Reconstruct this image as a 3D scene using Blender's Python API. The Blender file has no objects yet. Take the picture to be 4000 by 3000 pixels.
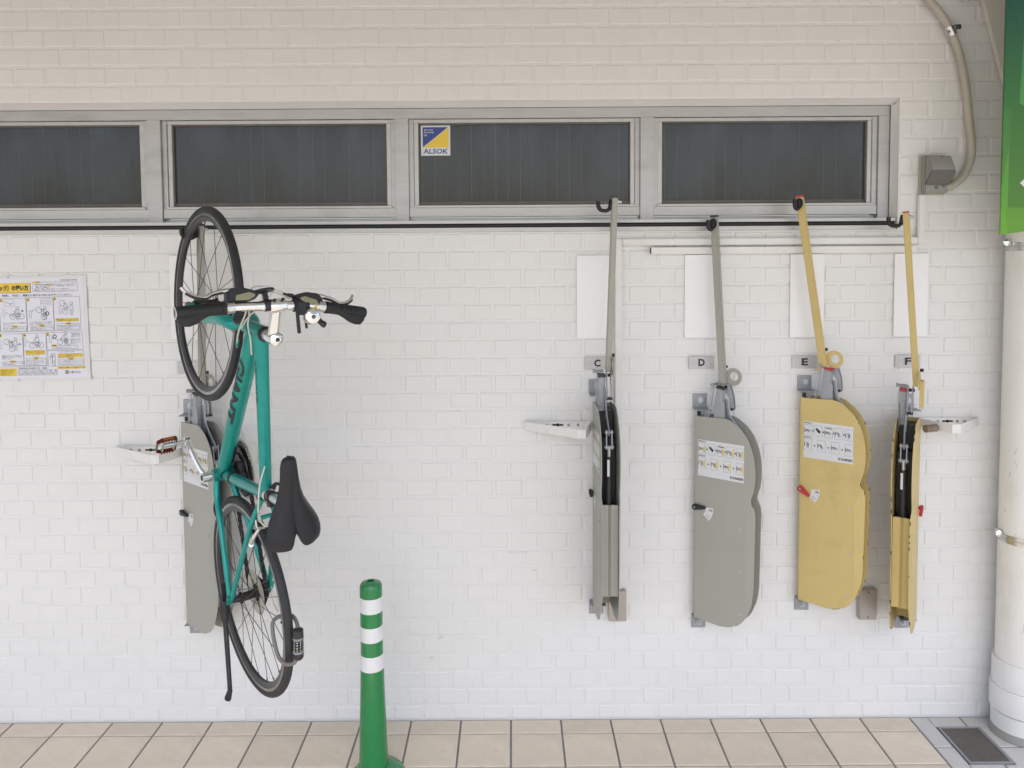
import bpy, bmesh, math, random
from mathutils import Matrix, Vector
random.seed(7)
R = math.radians
scene = bpy.context.scene
COL = scene.collection

# ------------------------------------------------------------------ camera
cam_data = bpy.data.cameras.new('camera')
cam = bpy.data.objects.new('camera', cam_data)
COL.objects.link(cam)
cam_data.sensor_fit = 'HORIZONTAL'
cam_data.sensor_width = 36.0
cam_data.lens = 27.667
cam_data.shift_y = -0.0873
cam_data.clip_start = 0.05
cam_data.clip_end = 2000.0
_pitch, _roll = R(3.1), R(0.37)
cam.matrix_world = (Matrix.Translation((0, -3.10, 1.896)) @ Matrix.Rotation(R(90) - _pitch, 4, 'X')
                    @ Matrix.Rotation(-_roll, 4, 'Z'))
scene.camera = cam

# ------------------------------------------------------------------ sky and sun
SUN_EL, SUN_AZ = R(58), R(178)      # azimuth measured clockwise from +Y (the wall side)
world = bpy.data.worlds.new('World')
scene.world = world
world.use_nodes = True
nt = world.node_tree
nt.nodes.clear()
wo = nt.nodes.new('ShaderNodeOutputWorld')
bg = nt.nodes.new('ShaderNodeBackground')
sky = nt.nodes.new('ShaderNodeTexSky')
sky.sky_type = 'NISHITA'
sky.sun_disc = False
sky.sun_elevation = SUN_EL
sky.sun_rotation = SUN_AZ
sky.air_density = 1.0
sky.dust_density = 3.6
bg.inputs['Strength'].default_value = 0.12
nt.links.new(sky.outputs[0], bg.inputs['Color'])
nt.links.new(bg.outputs[0], wo.inputs['Surface'])

sun_data = bpy.data.lights.new('sun', 'SUN')
sun_data.energy = 3.2
sun_data.angle = R(0.53)
sun_data.color = (1.0, 0.95, 0.87)
sun = bpy.data.objects.new('sun', sun_data)
COL.objects.link(sun)
_to_sun = Vector((math.sin(SUN_AZ) * math.cos(SUN_EL), math.cos(SUN_AZ) * math.cos(SUN_EL), math.sin(SUN_EL)))
sun.rotation_euler = (-_to_sun).to_track_quat('-Z', 'Y').to_euler()

scene.view_settings.view_transform = 'Standard'
scene.view_settings.look = 'None'
scene.view_settings.exposure = 1.50
scene.view_settings.gamma = 1.0
scene.view_settings.use_curve_mapping = False


# ------------------------------------------------------------------ materials
def mat(name, col, rough=0.5, metal=0.0, noise=0.0, nscale=8.0, bump=0.0, bscale=60.0, spec=0.5,
        dirt=None, dirt_amt=0.0, dirt_scale=5.0, stretch=(1, 1, 1), coat=0.0, rvar=0.0, objrand=0.0):
    m = bpy.data.materials.new(name)
    m.use_nodes = True
    t = m.node_tree
    N, L = t.nodes, t.links
    p = N['Principled BSDF']
    p.inputs['Roughness'].default_value = rough
    p.inputs['Metallic'].default_value = metal
    p.inputs['Specular IOR Level'].default_value = spec
    if coat:
        p.inputs['Coat Weight'].default_value = coat
        p.inputs['Coat Roughness'].default_value = 0.15
    c = (*col, 1)
    p.inputs['Base Color'].default_value = c
    tc = N.new('ShaderNodeTexCoord')
    mp = N.new('ShaderNodeMapping')
    mp.inputs['Scale'].default_value = stretch
    L.new(tc.outputs['Object'], mp.inputs['Vector'])
    cur = None
    if noise:
        n = N.new('ShaderNodeTexNoise')
        n.inputs['Scale'].default_value = nscale
        n.inputs['Detail'].default_value = 6
        n.inputs['Roughness'].default_value = 0.6
        L.new(mp.outputs[0], n.inputs['Vector'])
        r = N.new('ShaderNodeMapRange')
        r.inputs['From Min'].default_value = 0.3
        r.inputs['From Max'].default_value = 0.7
        r.inputs['To Min'].default_value = 1 - noise
        r.inputs['To Max'].default_value = 1 + noise
        L.new(n.outputs['Fac'], r.inputs['Value'])
        v = N.new('ShaderNodeVectorMath')
        v.operation = 'SCALE'
        v.inputs[0].default_value = col
        L.new(r.outputs[0], v.inputs['Scale'])
        cur = v.outputs[0]
        if rvar:
            r2 = N.new('ShaderNodeMapRange')
            r2.inputs['From Min'].default_value = 0.3
            r2.inputs['From Max'].default_value = 0.7
            r2.inputs['To Min'].default_value = rough - rvar
            r2.inputs['To Max'].default_value = rough + rvar
            L.new(n.outputs['Fac'], r2.inputs['Value'])
            L.new(r2.outputs[0], p.inputs['Roughness'])
    if objrand:
        oi = N.new('ShaderNodeObjectInfo')
        r = N.new('ShaderNodeMapRange')
        r.inputs['To Min'].default_value = 1 - objrand
        r.inputs['To Max'].default_value = 1 + objrand
        L.new(oi.outputs['Random'], r.inputs['Value'])
        v = N.new('ShaderNodeVectorMath')
        v.operation = 'SCALE'
        if cur:
            L.new(cur, v.inputs[0])
        else:
            v.inputs[0].default_value = col
        L.new(r.outputs[0], v.inputs['Scale'])
        cur = v.outputs[0]
    if dirt:
        n = N.new('ShaderNodeTexNoise')
        n.inputs['Scale'].default_value = dirt_scale
        n.inputs['Detail'].default_value = 9
        n.inputs['Roughness'].default_value = 0.68
        L.new(mp.outputs[0], n.inputs['Vector'])
        r = N.new('ShaderNodeMapRange')
        r.inputs['From Min'].default_value = 0.52
        r.inputs['From Max'].default_value = 0.75
        r.inputs['To Max'].default_value = dirt_amt
        L.new(n.outputs['Fac'], r.inputs['Value'])
        mx = N.new('ShaderNodeMix')
        mx.data_type = 'RGBA'
        L.new(r.outputs[0], mx.inputs['Factor'])
        if cur:
            L.new(cur, mx.inputs[6])
        else:
            mx.inputs[6].default_value = c
        mx.inputs[7].default_value = (*dirt, 1)
        cur = mx.outputs[2]
    if cur:
        L.new(cur, p.inputs['Base Color'])
    if bump:
        n = N.new('ShaderNodeTexNoise')
        n.inputs['Scale'].default_value = bscale
        n.inputs['Detail'].default_value = 4
        L.new(mp.outputs[0], n.inputs['Vector'])
        b = N.new('ShaderNodeBump')
        b.inputs['Strength'].default_value = bump
        b.inputs['Distance'].default_value = 0.004
        L.new(n.outputs['Fac'], b.inputs['Height'])
        L.new(b.outputs[0], p.inputs['Normal'])
    return m


M = {}
WALLC = (0.74, 0.735, 0.725)
M['wall'] = mat('wall_paint', WALLC, 0.42, noise=0.018, nscale=5, bump=0.10, bscale=45, dirt=(0.52, 0.49, 0.44), dirt_amt=0.10, dirt_scale=2.2)
M['brick'] = mat('brick_paint', WALLC, 0.42, noise=0.02, nscale=6, bump=0.10, bscale=45, dirt=(0.52, 0.49, 0.44), dirt_amt=0.10, dirt_scale=2.2, objrand=0.005)
M['smudge'] = mat('brick_smudge', (0.42, 0.41, 0.40), 0.5)
M['whitepaint'] = mat('white_gloss_paint', (0.76, 0.75, 0.73), 0.35, noise=0.02, bump=0.04, dirt=(0.36, 0.27, 0.19), dirt_amt=0.35, dirt_scale=14)
M['raceway'] = mat('white_raceway', (0.75, 0.74, 0.72), 0.4, noise=0.02, dirt=(0.45, 0.42, 0.36), dirt_amt=0.3, dirt_scale=6)
M['alu'] = mat('window_aluminium', (0.46, 0.46, 0.46), 0.42, 0.55, noise=0.10, nscale=6, stretch=(1, 1, 4), dirt=(0.20, 0.19, 0.18), dirt_amt=0.45, dirt_scale=2.5, rvar=0.08)
M['alu_light'] = mat('sash_aluminium', (0.50, 0.495, 0.485), 0.40, 0.45, noise=0.08, nscale=7, stretch=(1.5, 1, 3), dirt=(0.20, 0.19, 0.18), dirt_amt=0.35, dirt_scale=2.5, rvar=0.08)
M['bead'] = mat('bronze_glazing_bead', (0.13, 0.12, 0.11), 0.5, 0.3, noise=0.12, nscale=12)
M['rubber'] = mat('black_rubber', (0.011, 0.012, 0.014), 0.55, noise=0.15, nscale=20, bump=0.05)
M['tyre'] = mat('tyre_rubber', (0.024, 0.025, 0.028), 0.62, noise=0.12, nscale=14, bump=0.08, bscale=120)
M['saddle'] = mat('saddle_vinyl', (0.020, 0.020, 0.024), 0.40, noise=0.08, nscale=25, bump=0.06, bscale=220, spec=0.3)
M['blackplastic'] = mat('black_plastic', (0.02, 0.021, 0.023), 0.42, noise=0.1)
M['darkliner'] = mat('dark_liner', (0.014, 0.016, 0.02), 0.5, noise=0.1)
M['tile'] = mat('beige_floor_tile', (0.69, 0.605, 0.495), 0.55, noise=0.10, nscale=7, bump=0.12, bscale=38, dirt=(0.50, 0.40, 0.30), dirt_amt=0.42, dirt_scale=8, objrand=0.055)
M['tilegrey'] = mat('pale_grey_floor_tile', (0.55, 0.545, 0.53), 0.55, noise=0.05, nscale=9, bump=0.12, bscale=38, dirt=(0.34, 0.33, 0.31), dirt_amt=0.4, dirt_scale=6, objrand=0.03)
M['grout'] = mat('grey_grout', (0.21, 0.215, 0.225), 0.8, noise=0.15, nscale=30, bump=0.2)
M['concrete'] = mat('street_concrete', (0.25, 0.237, 0.218), 0.85, noise=0.08, nscale=1.2, bump=0.2, bscale=25, dirt=(0.11, 0.105, 0.10), dirt_amt=0.4, dirt_scale=0.8)
M['soffit'] = mat('canopy_soffit', (0.44, 0.42, 0.38), 0.7, noise=0.02, nscale=3)
M['cream'] = mat('cream_panel', (0.66, 0.63, 0.57), 0.5, noise=0.03, nscale=4, bump=0.06)
M['rackgrey'] = mat('grey_beige_powder_coat', (0.355, 0.352, 0.312), 0.45, noise=0.03, nscale=5, bump=0.10, bscale=300)
M['rackyellow'] = mat('yellow_powder_coat', (0.60, 0.46, 0.185), 0.45, noise=0.04, nscale=6, bump=0.10, bscale=300, dirt=(0.30, 0.22, 0.09), dirt_amt=0.35, dirt_scale=5)
M['steel'] = mat('grey_painted_steel', (0.33, 0.345, 0.37), 0.42, 0.25, noise=0.06, nscale=14, dirt=(0.10, 0.09, 0.08), dirt_amt=0.35, dirt_scale=18)
M['zinc'] = mat('zinc_plate', (0.50, 0.52, 0.55), 0.35, 0.7, noise=0.08, nscale=20)
M['plate'] = mat('dappled_aluminium_plate', (0.50, 0.50, 0.505), 0.42, 0.35, noise=0.16, nscale=170)
M['boxmetal'] = mat('stainless_junction_box', (0.42, 0.39, 0.36), 0.38, 0.55, noise=0.10, nscale=5, stretch=(3, 3, 1), dirt=(0.6, 0.56, 0.5), dirt_amt=0.35, dirt_scale=9)
M['stainless'] = mat('stainless_steel', (0.60, 0.60, 0.59), 0.22, 1.0, noise=0.06, nscale=20)
M['chrome'] = mat('polished_aluminium', (0.88, 0.885, 0.89), 0.20, 1.0, noise=0.03, nscale=15)
M['silver'] = mat('brushed_aluminium', (0.70, 0.705, 0.71), 0.30, 1.0, noise=0.05, nscale=30)
M['rim'] = mat('black_rim', (0.03, 0.03, 0.032), 0.35, 0.2, noise=0.2, nscale=30)
M['rimbrake'] = mat('worn_brake_track', (0.34, 0.34, 0.34), 0.35, 0.8, noise=0.2, nscale=25)
M['spoke'] = mat('dark_spoke', (0.05, 0.05, 0.055), 0.35, 0.6)
M['teal'] = mat('teal_bicycle_paint', (0.006, 0.285, 0.25), 0.34, 0.35, noise=0.10, nscale=5, dirt=(0.02, 0.10, 0.09), dirt_amt=0.35, dirt_scale=22, coat=0.2)
M['hardware'] = mat('black_steel', (0.03, 0.03, 0.032), 0.45, 0.5, noise=0.15, nscale=30, dirt=(0.10, 0.075, 0.05), dirt_amt=0.5, dirt_scale=40)
M['chain'] = mat('oily_chain', (0.05, 0.047, 0.042), 0.40, 0.8, noise=0.2, nscale=60)
M['clearplastic'] = mat('yellowed_plastic_guard', (0.42, 0.40, 0.33), 0.25, noise=0.05)
M['cable'] = mat('white_cable_housing', (0.62, 0.60, 0.53), 0.35, noise=0.04)
M['redanod'] = mat('dark_red_anodised', (0.14, 0.02, 0.018), 0.35, 0.4, noise=0.1, nscale=30)
M['amber'] = mat('amber_reflector', (0.35, 0.11, 0.02), 0.2)
M['smoke'] = mat('olive_indicator_window', (0.28, 0.27, 0.17), 0.18)
M['green'] = mat('green_bollard_plastic', (0.010, 0.205, 0.055), 0.24, noise=0.05, nscale=8, coat=0.3, dirt=(0.05, 0.16, 0.07), dirt_amt=0.4, dirt_scale=16)
M['reflective'] = mat('white_reflective_sheet', (0.74, 0.74, 0.76), 0.28, noise=0.05, nscale=180, spec=0.8)
M['whiteboard'] = mat('blank_white_board', (0.83, 0.83, 0.84), 0.12, noise=0.008, nscale=4)
M['laminate'] = mat('clear_laminate_film', (0.70, 0.695, 0.70), 0.10, noise=0.01, nscale=6)
M['paper'] = mat('poster_paper', (0.72, 0.73, 0.80), 0.25, noise=0.012, nscale=6)
M['sticker'] = mat('white_sticker', (0.66, 0.67, 0.69), 0.3, noise=0.02, nscale=20)
M['ink'] = mat('black_ink', (0.03, 0.03, 0.033), 0.5)
M['inkgrey'] = mat('grey_ink', (0.16, 0.16, 0.18), 0.5)
M['inkyellow'] = mat('yellow_ink', (0.78, 0.55, 0.06), 0.45)
M['inkblue'] = mat('blue_ink', (0.035, 0.06, 0.26), 0.4)
M['bandgrey'] = mat('decal_black', (0.018, 0.022, 0.026), 0.4)
M['red'] = mat('red_plastic', (0.50, 0.03, 0.045), 0.38, noise=0.04)
M['white'] = mat('white_plastic', (0.72, 0.71, 0.68), 0.35)
M['hose'] = mat('beige_conduit', (0.45, 0.42, 0.355), 0.45, noise=0.05, nscale=12, dirt=(0.25, 0.22, 0.17), dirt_amt=0.35, dirt_scale=8)
M['outlet'] = mat('grey_outlet_plastic', (0.30, 0.295, 0.275), 0.42, noise=0.03)
M['outletdark'] = mat('dark_outlet_plastic', (0.14, 0.135, 0.125), 0.45)
M['drain'] = mat('brown_grey_drain_steel', (0.135, 0.12, 0.108), 0.65, 0.15, noise=0.12, nscale=25, bump=0.4, bscale=120)
M['pole'] = mat('white_pole_paint', (0.79, 0.78, 0.75), 0.38, noise=0.015, nscale=3, bump=0.05, bscale=60, dirt=(0.50, 0.44, 0.36), dirt_amt=0.30, dirt_scale=4, stretch=(2, 2, 0.8))
M['sleeve'] = mat('white_pole_sleeve', (0.76, 0.755, 0.75), 0.3, noise=0.012, dirt=(0.45, 0.42, 0.38), dirt_amt=0.25, dirt_scale=6)
M['vinyl'] = mat('lock_vinyl', (0.16, 0.155, 0.145), 0.45, noise=0.2, nscale=12, dirt=(0.30, 0.21, 0.13), dirt_amt=0.6, dirt_scale=14)
M['lockgrey'] = mat('lock_grey', (0.22, 0.24, 0.27), 0.4)
M['rust'] = mat('rusty_rubber_stub', (0.22, 0.16, 0.12), 0.6, noise=0.25, nscale=40)
M['hole_shade'] = mat('dark_gap', (0.05, 0.05, 0.052), 0.9)  # near-black, painted in place of the shade inside holes and recesses


def glass_material():
    m = bpy.data.materials.new('dark_window_glass')
    m.use_nodes = True
    t = m.node_tree
    N, L = t.nodes, t.links
    p = N['Principled BSDF']
    p.inputs['Specular IOR Level'].default_value = 0.42
    tc = N.new('ShaderNodeTexCoord')
    mp = N.new('ShaderNodeMapping')
    mp.inputs['Scale'].default_value = (5, 1, 0.5)
    n = N.new('ShaderNodeTexNoise')
    n.inputs['Scale'].default_value = 2.6
    n.inputs['Detail'].default_value = 7
    r = N.new('ShaderNodeMapRange')
    r.inputs['From Min'].default_value = 0.35
    r.inputs['From Max'].default_value = 0.7
    r.inputs['To Min'].default_value = 0.05
    r.inputs['To Max'].default_value = 0.20
    cr = N.new('ShaderNodeMix')
    cr.data_type = 'RGBA'
    cr.inputs[6].default_value = (0.016, 0.020, 0.022, 1)
    cr.inputs[7].default_value = (0.034, 0.042, 0.048, 1)
    r3 = N.new('ShaderNodeMapRange')
    r3.inputs['From Min'].default_value = 0.38
    r3.inputs['From Max'].default_value = 0.68
    L.new(tc.outputs['Object'], mp.inputs['Vector'])
    L.new(mp.outputs[0], n.inputs['Vector'])
    L.new(n.outputs['Fac'], r.inputs['Value'])
    L.new(n.outputs['Fac'], r3.inputs['Value'])
    L.new(r3.outputs[0], cr.inputs['Factor'])
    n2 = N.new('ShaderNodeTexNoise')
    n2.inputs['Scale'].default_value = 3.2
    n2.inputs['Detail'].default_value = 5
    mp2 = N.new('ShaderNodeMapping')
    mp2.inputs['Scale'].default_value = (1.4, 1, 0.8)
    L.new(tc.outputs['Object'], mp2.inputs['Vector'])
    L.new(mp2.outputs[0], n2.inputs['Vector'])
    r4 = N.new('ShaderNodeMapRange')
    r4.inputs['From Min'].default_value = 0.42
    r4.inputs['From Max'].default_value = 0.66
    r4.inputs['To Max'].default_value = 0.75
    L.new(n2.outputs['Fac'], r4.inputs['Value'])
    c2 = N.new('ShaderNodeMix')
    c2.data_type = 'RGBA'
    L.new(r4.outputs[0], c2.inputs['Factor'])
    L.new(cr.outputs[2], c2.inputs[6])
    c2.inputs[7].default_value = (0.040, 0.050, 0.066, 1)  # painted reflection: bluish blotches mixed into the pane colour
    L.new(c2.outputs[2], p.inputs['Base Color'])
    L.new(r.outputs[0], p.inputs['Roughness'])
    return m


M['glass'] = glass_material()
M['wire'] = mat('glass_wire', (0.19, 0.20, 0.205), 0.45, 0.4)


def sign_material():
    m = bpy.data.materials.new('green_leaf_print')
    m.use_nodes = True
    t = m.node_tree
    N, L = t.nodes, t.links
    p = N['Principled BSDF']
    p.inputs['Roughness'].default_value = 0.4
    tc = N.new('ShaderNodeTexCoord')
    sp = N.new('ShaderNodeSeparateXYZ')
    L.new(tc.outputs['Object'], sp.inputs[0])
    r = N.new('ShaderNodeMapRange')
    r.inputs['From Min'].default_value = 0.0
    r.inputs['From Max'].default_value = 0.85
    L.new(sp.outputs['Z'], r.inputs['Value'])
    ramp = N.new('ShaderNodeValToRGB')
    e = ramp.color_ramp.elements
    e[0].position = 0.0
    e[0].color = (0.13, 0.36, 0.02, 1)
    e[1].position = 1.0
    e[1].color = (0.025, 0.15, 0.12, 1)
    k = ramp.color_ramp.elements.new(0.5)
    k.color = (0.055, 0.27, 0.05, 1)
    L.new(r.outputs[0], ramp.inputs[0])
    mp = N.new('ShaderNodeMapping')
    mp.inputs['Scale'].default_value = (5, 5, 2.2)
    mp.inputs['Rotation'].default_value = (0.5, 0.4, 0.3)
    L.new(tc.outputs['Object'], mp.inputs['Vector'])
    v = N.new('ShaderNodeTexVoronoi')
    v.inputs['Scale'].default_value = 1.7
    L.new(mp.outputs[0], v.inputs['Vector'])
    sp2 = N.new('ShaderNodeSeparateColor')
    L.new(v.outputs['Color'], sp2.inputs[0])
    r2 = N.new('ShaderNodeMapRange')
    r2.inputs['To Min'].default_value = 0.6
    r2.inputs['To Max'].default_value = 1.25
    L.new(sp2.outputs[0], r2.inputs['Value'])
    sc = N.new('ShaderNodeVectorMath')
    sc.operation = 'SCALE'
    L.new(ramp.outputs[0], sc.inputs[0])
    L.new(r2.outputs[0], sc.inputs['Scale'])
    L.new(sc.outputs[0], p.inputs['Base Color'])
    return m


M['sign'] = sign_material()


# ------------------------------------------------------------------ mesh helpers
class MB:
    def __init__(self):
        self.v, self.f = [], []

    def add(self, vs, fs, mx=None):
        o = len(self.v)
        if mx is not None:
            vs = [mx @ Vector(a) for a in vs]
        self.v += [tuple(a) for a in vs]
        self.f += [tuple(i + o for i in q) for q in fs]
        return self

    def box(self, c, s, mx=None):
        x, y, z = s[0] / 2, s[1] / 2, s[2] / 2
        vs = [(c[0] + i * x, c[1] + j * y, c[2] + k * z) for k in (-1, 1) for j in (-1, 1) for i in (-1, 1)]
        return self.add(vs, [(0, 2, 3, 1), (4, 5, 7, 6), (0, 1, 5, 4), (2, 6, 7, 3), (0, 4, 6, 2), (1, 3, 7, 5)], mx)

    def bb(self, a, b, mx=None):
        return self.box([(p + q) / 2 for p, q in zip(a, b)], [abs(p - q) for p, q in zip(a, b)], mx)

    def beam(self, p, q, w, h, upv=(0, 0, 1), mx=None):
        p, q = Vector(p), Vector(q)
        t = (q - p).normalized()
        s = t.cross(Vector(upv))
        if s.length < 1e-5:
            s = t.cross(Vector((1, 0, 0)))
        s.normalize()
        u = s.cross(t)
        vs = [e + s * (i * w / 2) + u * (j * h / 2) for e in (p, q) for i, j in ((-1, -1), (1, -1), (1, 1), (-1, 1))]
        return self.add(vs, [(3, 2, 1, 0), (4, 5, 6, 7), (0, 1, 5, 4), (1, 2, 6, 5), (2, 3, 7, 6), (3, 0, 4, 7)], mx)

    def tube(self, pts, r, n=10, cap=True, sq=1.0, sqdir=None, mx=None, closed=False):
        pts = [Vector(p) for p in pts]
        m = len(pts)
        rs = r if isinstance(r, (list, tuple)) else [r] * m
        tang = []
        for i in range(m):
            if closed:
                a, b = pts[i - 1], pts[(i + 1) % m]
            else:
                a, b = pts[max(i - 1, 0)], pts[min(i + 1, m - 1)]
            d = b - a
            tang.append(d.normalized() if d.length > 1e-9 else Vector((0, 0, 1)))
        ref = Vector(sqdir) if sqdir is not None else (Vector((0, 0, 1)) if abs(tang[0].z) < 0.9 else Vector((1, 0, 0)))
        u = (ref - tang[0] * ref.dot(tang[0])).normalized()
        vs, fs = [], []
        for i in range(m):
            u = u - tang[i] * u.dot(tang[i])
            u.normalize()
            w = tang[i].cross(u)
            for k in range(n):
                a = 2 * math.pi * k / n
                vs.append(pts[i] + (u * math.cos(a) * sq + w * math.sin(a)) * rs[i])
        for i in range(m if closed else m - 1):
            j = (i + 1) % m
            for k in range(n):
                fs.append((i * n + k, i * n + (k + 1) % n, j * n + (k + 1) % n, j * n + k))
        if cap and not closed:
            fs.append(tuple(reversed(range(n))))
            fs.append(tuple((m - 1) * n + k for k in range(n)))
        return self.add(vs, fs, mx)

    def cyl(self, p, q, r, n=14, r2=None, mx=None):
        return self.tube([p, q], [r, r if r2 is None else r2], n, mx=mx)

    def lathe(self, prof, n=24, mx=None, cap=True, close=False):
        vs, fs = [], []
        m = len(prof)
        for r, z in prof:
            for k in range(n):
                a = 2 * math.pi * k / n
                vs.append((r * math.cos(a), r * math.sin(a), z))
        for i in range(m if close else m - 1):
            j = (i + 1) % m
            for k in range(n):
                fs.append((i * n + k, i * n + (k + 1) % n, j * n + (k + 1) % n, j * n + k))
        if cap and not close:
            if prof[0][0] > 1e-6:
                fs.append(tuple(reversed(range(n))))
            if prof[-1][0] > 1e-6:
                fs.append(tuple((m - 1) * n + k for k in range(n)))
        return self.add(vs, fs, mx)

    def prism(self, poly, t0, t1, mx=None, hole=None):
        """polygon in XY extruded from z=t0 to t1; hole = matching-count inner polygon"""
        n = len(poly)
        if hole is None:
            vs = [(x, y, t0) for x, y in poly] + [(x, y, t1) for x, y in poly]
            fs = [tuple(reversed(range(n))), tuple(range(n, 2 * n))]
            fs += [(i, (i + 1) % n, (i + 1) % n + n, i + n) for i in range(n)]
        else:
            vs = ([(x, y, t0) for x, y in poly] + [(x, y, t1) for x, y in poly]
                  + [(x, y, t0) for x, y in hole] + [(x, y, t1) for x, y in hole])
            fs = []
            for i in range(n):
                j = (i + 1) % n
                fs += [(i, j, j + n, i + n), (2 * n + j, 2 * n + i, 3 * n + i, 3 * n + j),
                       (n + i, n + j, 3 * n + j, 3 * n + i), (j, i, 2 * n + i, 2 * n + j)]
        return self.add(vs, fs, mx)

    def ball(self, c, r, n=12, m=8, s=(1, 1, 1), mx=None):
        T = Matrix.Translation(c) @ Matrix.Diagonal((s[0], s[1], s[2], 1))
        if mx is not None:
            T = mx @ T
        prof = [(max(r * math.sin(math.pi * i / m), 1e-5), -r * math.cos(math.pi * i / m)) for i in range(m + 1)]
        return self.lathe(prof, n, T)

    def build(self, name, material, parent=None, bevel=0.0, smooth=True, ang=0.6, xf=None, seg=2):
        me = bpy.data.meshes.new(name)
        vs = self.v if xf is None else [tuple(xf @ Vector(a)) for a in self.v]
        me.from_pydata(vs, [], self.f)
        bm = bmesh.new()
        bm.from_mesh(me)
        bmesh.ops.recalc_face_normals(bm, faces=bm.faces)
        if bevel:
            ed = [e for e in bm.edges if len(e.link_faces) == 2 and e.calc_face_angle(0) > 0.7]
            bmesh.ops.bevel(bm, geom=ed, offset=bevel, segments=seg, affect='EDGES', clamp_overlap=True)
        bm.to_mesh(me)
        bm.free()
        if smooth:
            me.shade_smooth()
            me.set_sharp_from_angle(angle=ang)
        me.materials.append(M[material] if isinstance(material, str) else material)
        ob = bpy.data.objects.new(name, me)
        COL.objects.link(ob)
        if parent is not None:
            ob.parent = parent
        return ob


def tag(o, label, cat, group=None):
    o['label'] = label
    o['category'] = cat
    if group:
        o['group'] = group
    return o


def structure(o):
    o['kind'] = 'structure'
    return o


def empty(name, loc=(0, 0, 0), parent=None, mx=None):
    o = bpy.data.objects.new(name, None)
    o.empty_display_size = 0.05
    COL.objects.link(o)
    if parent is not None:
        o.parent = parent
    if mx is not None:
        o.matrix_local = mx
    else:
        o.location = loc
    return o


def circle(r, n, cx=0, cy=0, a0=0.0, a1=2 * math.pi):
    full = abs(a1 - a0 - 2 * math.pi) < 1e-6
    return [(cx + r * math.cos(a0 + (a1 - a0) * k / (n if full else n - 1)),
             cy + r * math.sin(a0 + (a1 - a0) * k / (n if full else n - 1))) for k in range(n)]


def axis_mx(p, q, up=(0, 0, 1)):
    """matrix whose Z runs from p towards q, origin p"""
    p, q = Vector(p), Vector(q)
    z = (q - p).normalized()
    x = Vector(up).cross(z)
    if x.length < 1e-4:
        x = Vector((1, 0, 0)).cross(z)
    x.normalize()
    y = z.cross(x)
    m = Matrix((x, y, z)).transposed().to_4x4()
    m.translation = p
    return m


def spline(pts, n=8):
    pts = [Vector(p) for p in pts]
    out = []
    for i in range(len(pts) - 1):
        p0, p1, p2, p3 = pts[max(i - 1, 0)], pts[i], pts[i + 1], pts[min(i + 2, len(pts) - 1)]
        for k in range(n):
            t = k / n
            out.append(0.5 * ((2 * p1) + (p2 - p0) * t + (2 * p0 - 5 * p1 + 4 * p2 - p3) * t * t
                              + (3 * p1 - p0 - 3 * p2 + p3) * t ** 3))
    out.append(pts[-1])
    return out


_tc = {}


def text_geo(body, bold=0.0):
    """flat text of em size 1 as (verts, faces); origin at left baseline"""
    key = (body, bold)
    if key not in _tc:
        cu = bpy.data.curves.new('t', 'FONT')
        cu.body = body
        cu.size = 1.0
        cu.offset = bold
        cu.resolution_u = 3
        ob = bpy.data.objects.new('t', cu)
        COL.objects.link(ob)
        dg = bpy.context.evaluated_depsgraph_get()
        me = bpy.data.meshes.new_from_object(ob.evaluated_get(dg))
        _tc[key] = ([tuple(v.co) for v in me.vertices], [tuple(p.vertices) for p in me.polygons])
        bpy.data.objects.remove(ob)
        bpy.data.curves.remove(cu)
        bpy.data.meshes.remove(me)
    return _tc[key]


def put_text(mb, body, x, y, h, z=0.0, width=None, bold=0.0, mx=None, shear=0.0):
    """text with cap height about h at (x, y) in the XY plane, optionally squeezed to width"""
    vs, fs = text_geo(body, bold)
    if not vs:
        return
    x0 = min(v[0] for v in vs)
    x1 = max(v[0] for v in vs)
    y0 = min(v[1] for v in vs)
    y1 = max(v[1] for v in vs)
    sy = h / max(y1 - y0, 1e-6)
    sx = sy if width is None else width / max(x1 - x0, 1e-6)
    mb.add([(x + (v[0] - x0) * sx + shear * (v[1] - y0) * sy, y + (v[1] - y0) * sy, z) for v in vs], fs, mx)


def rect(mb, x0, y0, x1, y1, z=0.0, mx=None):
    mb.add([(x0, y0, z), (x1, y0, z), (x1, y1, z), (x0, y1, z)], [(0, 1, 2, 3)], mx)


def line(mb, a, b, w, z=0.0, mx=None):
    dx, dy = b[0] - a[0], b[1] - a[1]
    l = math.hypot(dx, dy) or 1e-9
    nx, ny = -dy / l * w / 2, dx / l * w / 2
    mb.add([(a[0] + nx, a[1] + ny, z), (a[0] - nx, a[1] - ny, z), (b[0] - nx, b[1] - ny, z), (b[0] + nx, b[1] + ny, z)],
           [(0, 1, 2, 3)], mx)


def frame2d(mb, x0, y0, x1, y1, w, z=0.0, mx=None):
    line(mb, (x0, y0), (x1, y0), w, z, mx)
    line(mb, (x0, y1), (x1, y1), w, z, mx)
    line(mb, (x0, y0 + w), (x0, y1 - w), w, z, mx)
    line(mb, (x1, y0 + w), (x1, y1 - w), w, z, mx)


def ring2d(mb, cx, cy, r, w, z=0.0, n=18, mx=None):
    o, i = circle(r, n, cx, cy), circle(r - w, n, cx, cy)
    mb.add([(x, y, z) for x, y in o] + [(x, y, z) for x, y in i],
           [(k, (k + 1) % n, (k + 1) % n + n, k + n) for k in range(n)], mx)


def disc2d(mb, cx, cy, r, z=0.0, n=14, mx=None):
    mb.add([(x, y, z) for x, y in circle(r, n, cx, cy)], [tuple(range(n))], mx)


# maps sheet XY (x right, y up, z towards the street) onto the wall plane
def wall_mx(x, y, z):
    return Matrix.Translation((x, y, z)) @ Matrix(((1, 0, 0, 0), (0, 0, -1, 0), (0, 1, 0, 0), (0, 0, 0, 1)))

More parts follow.
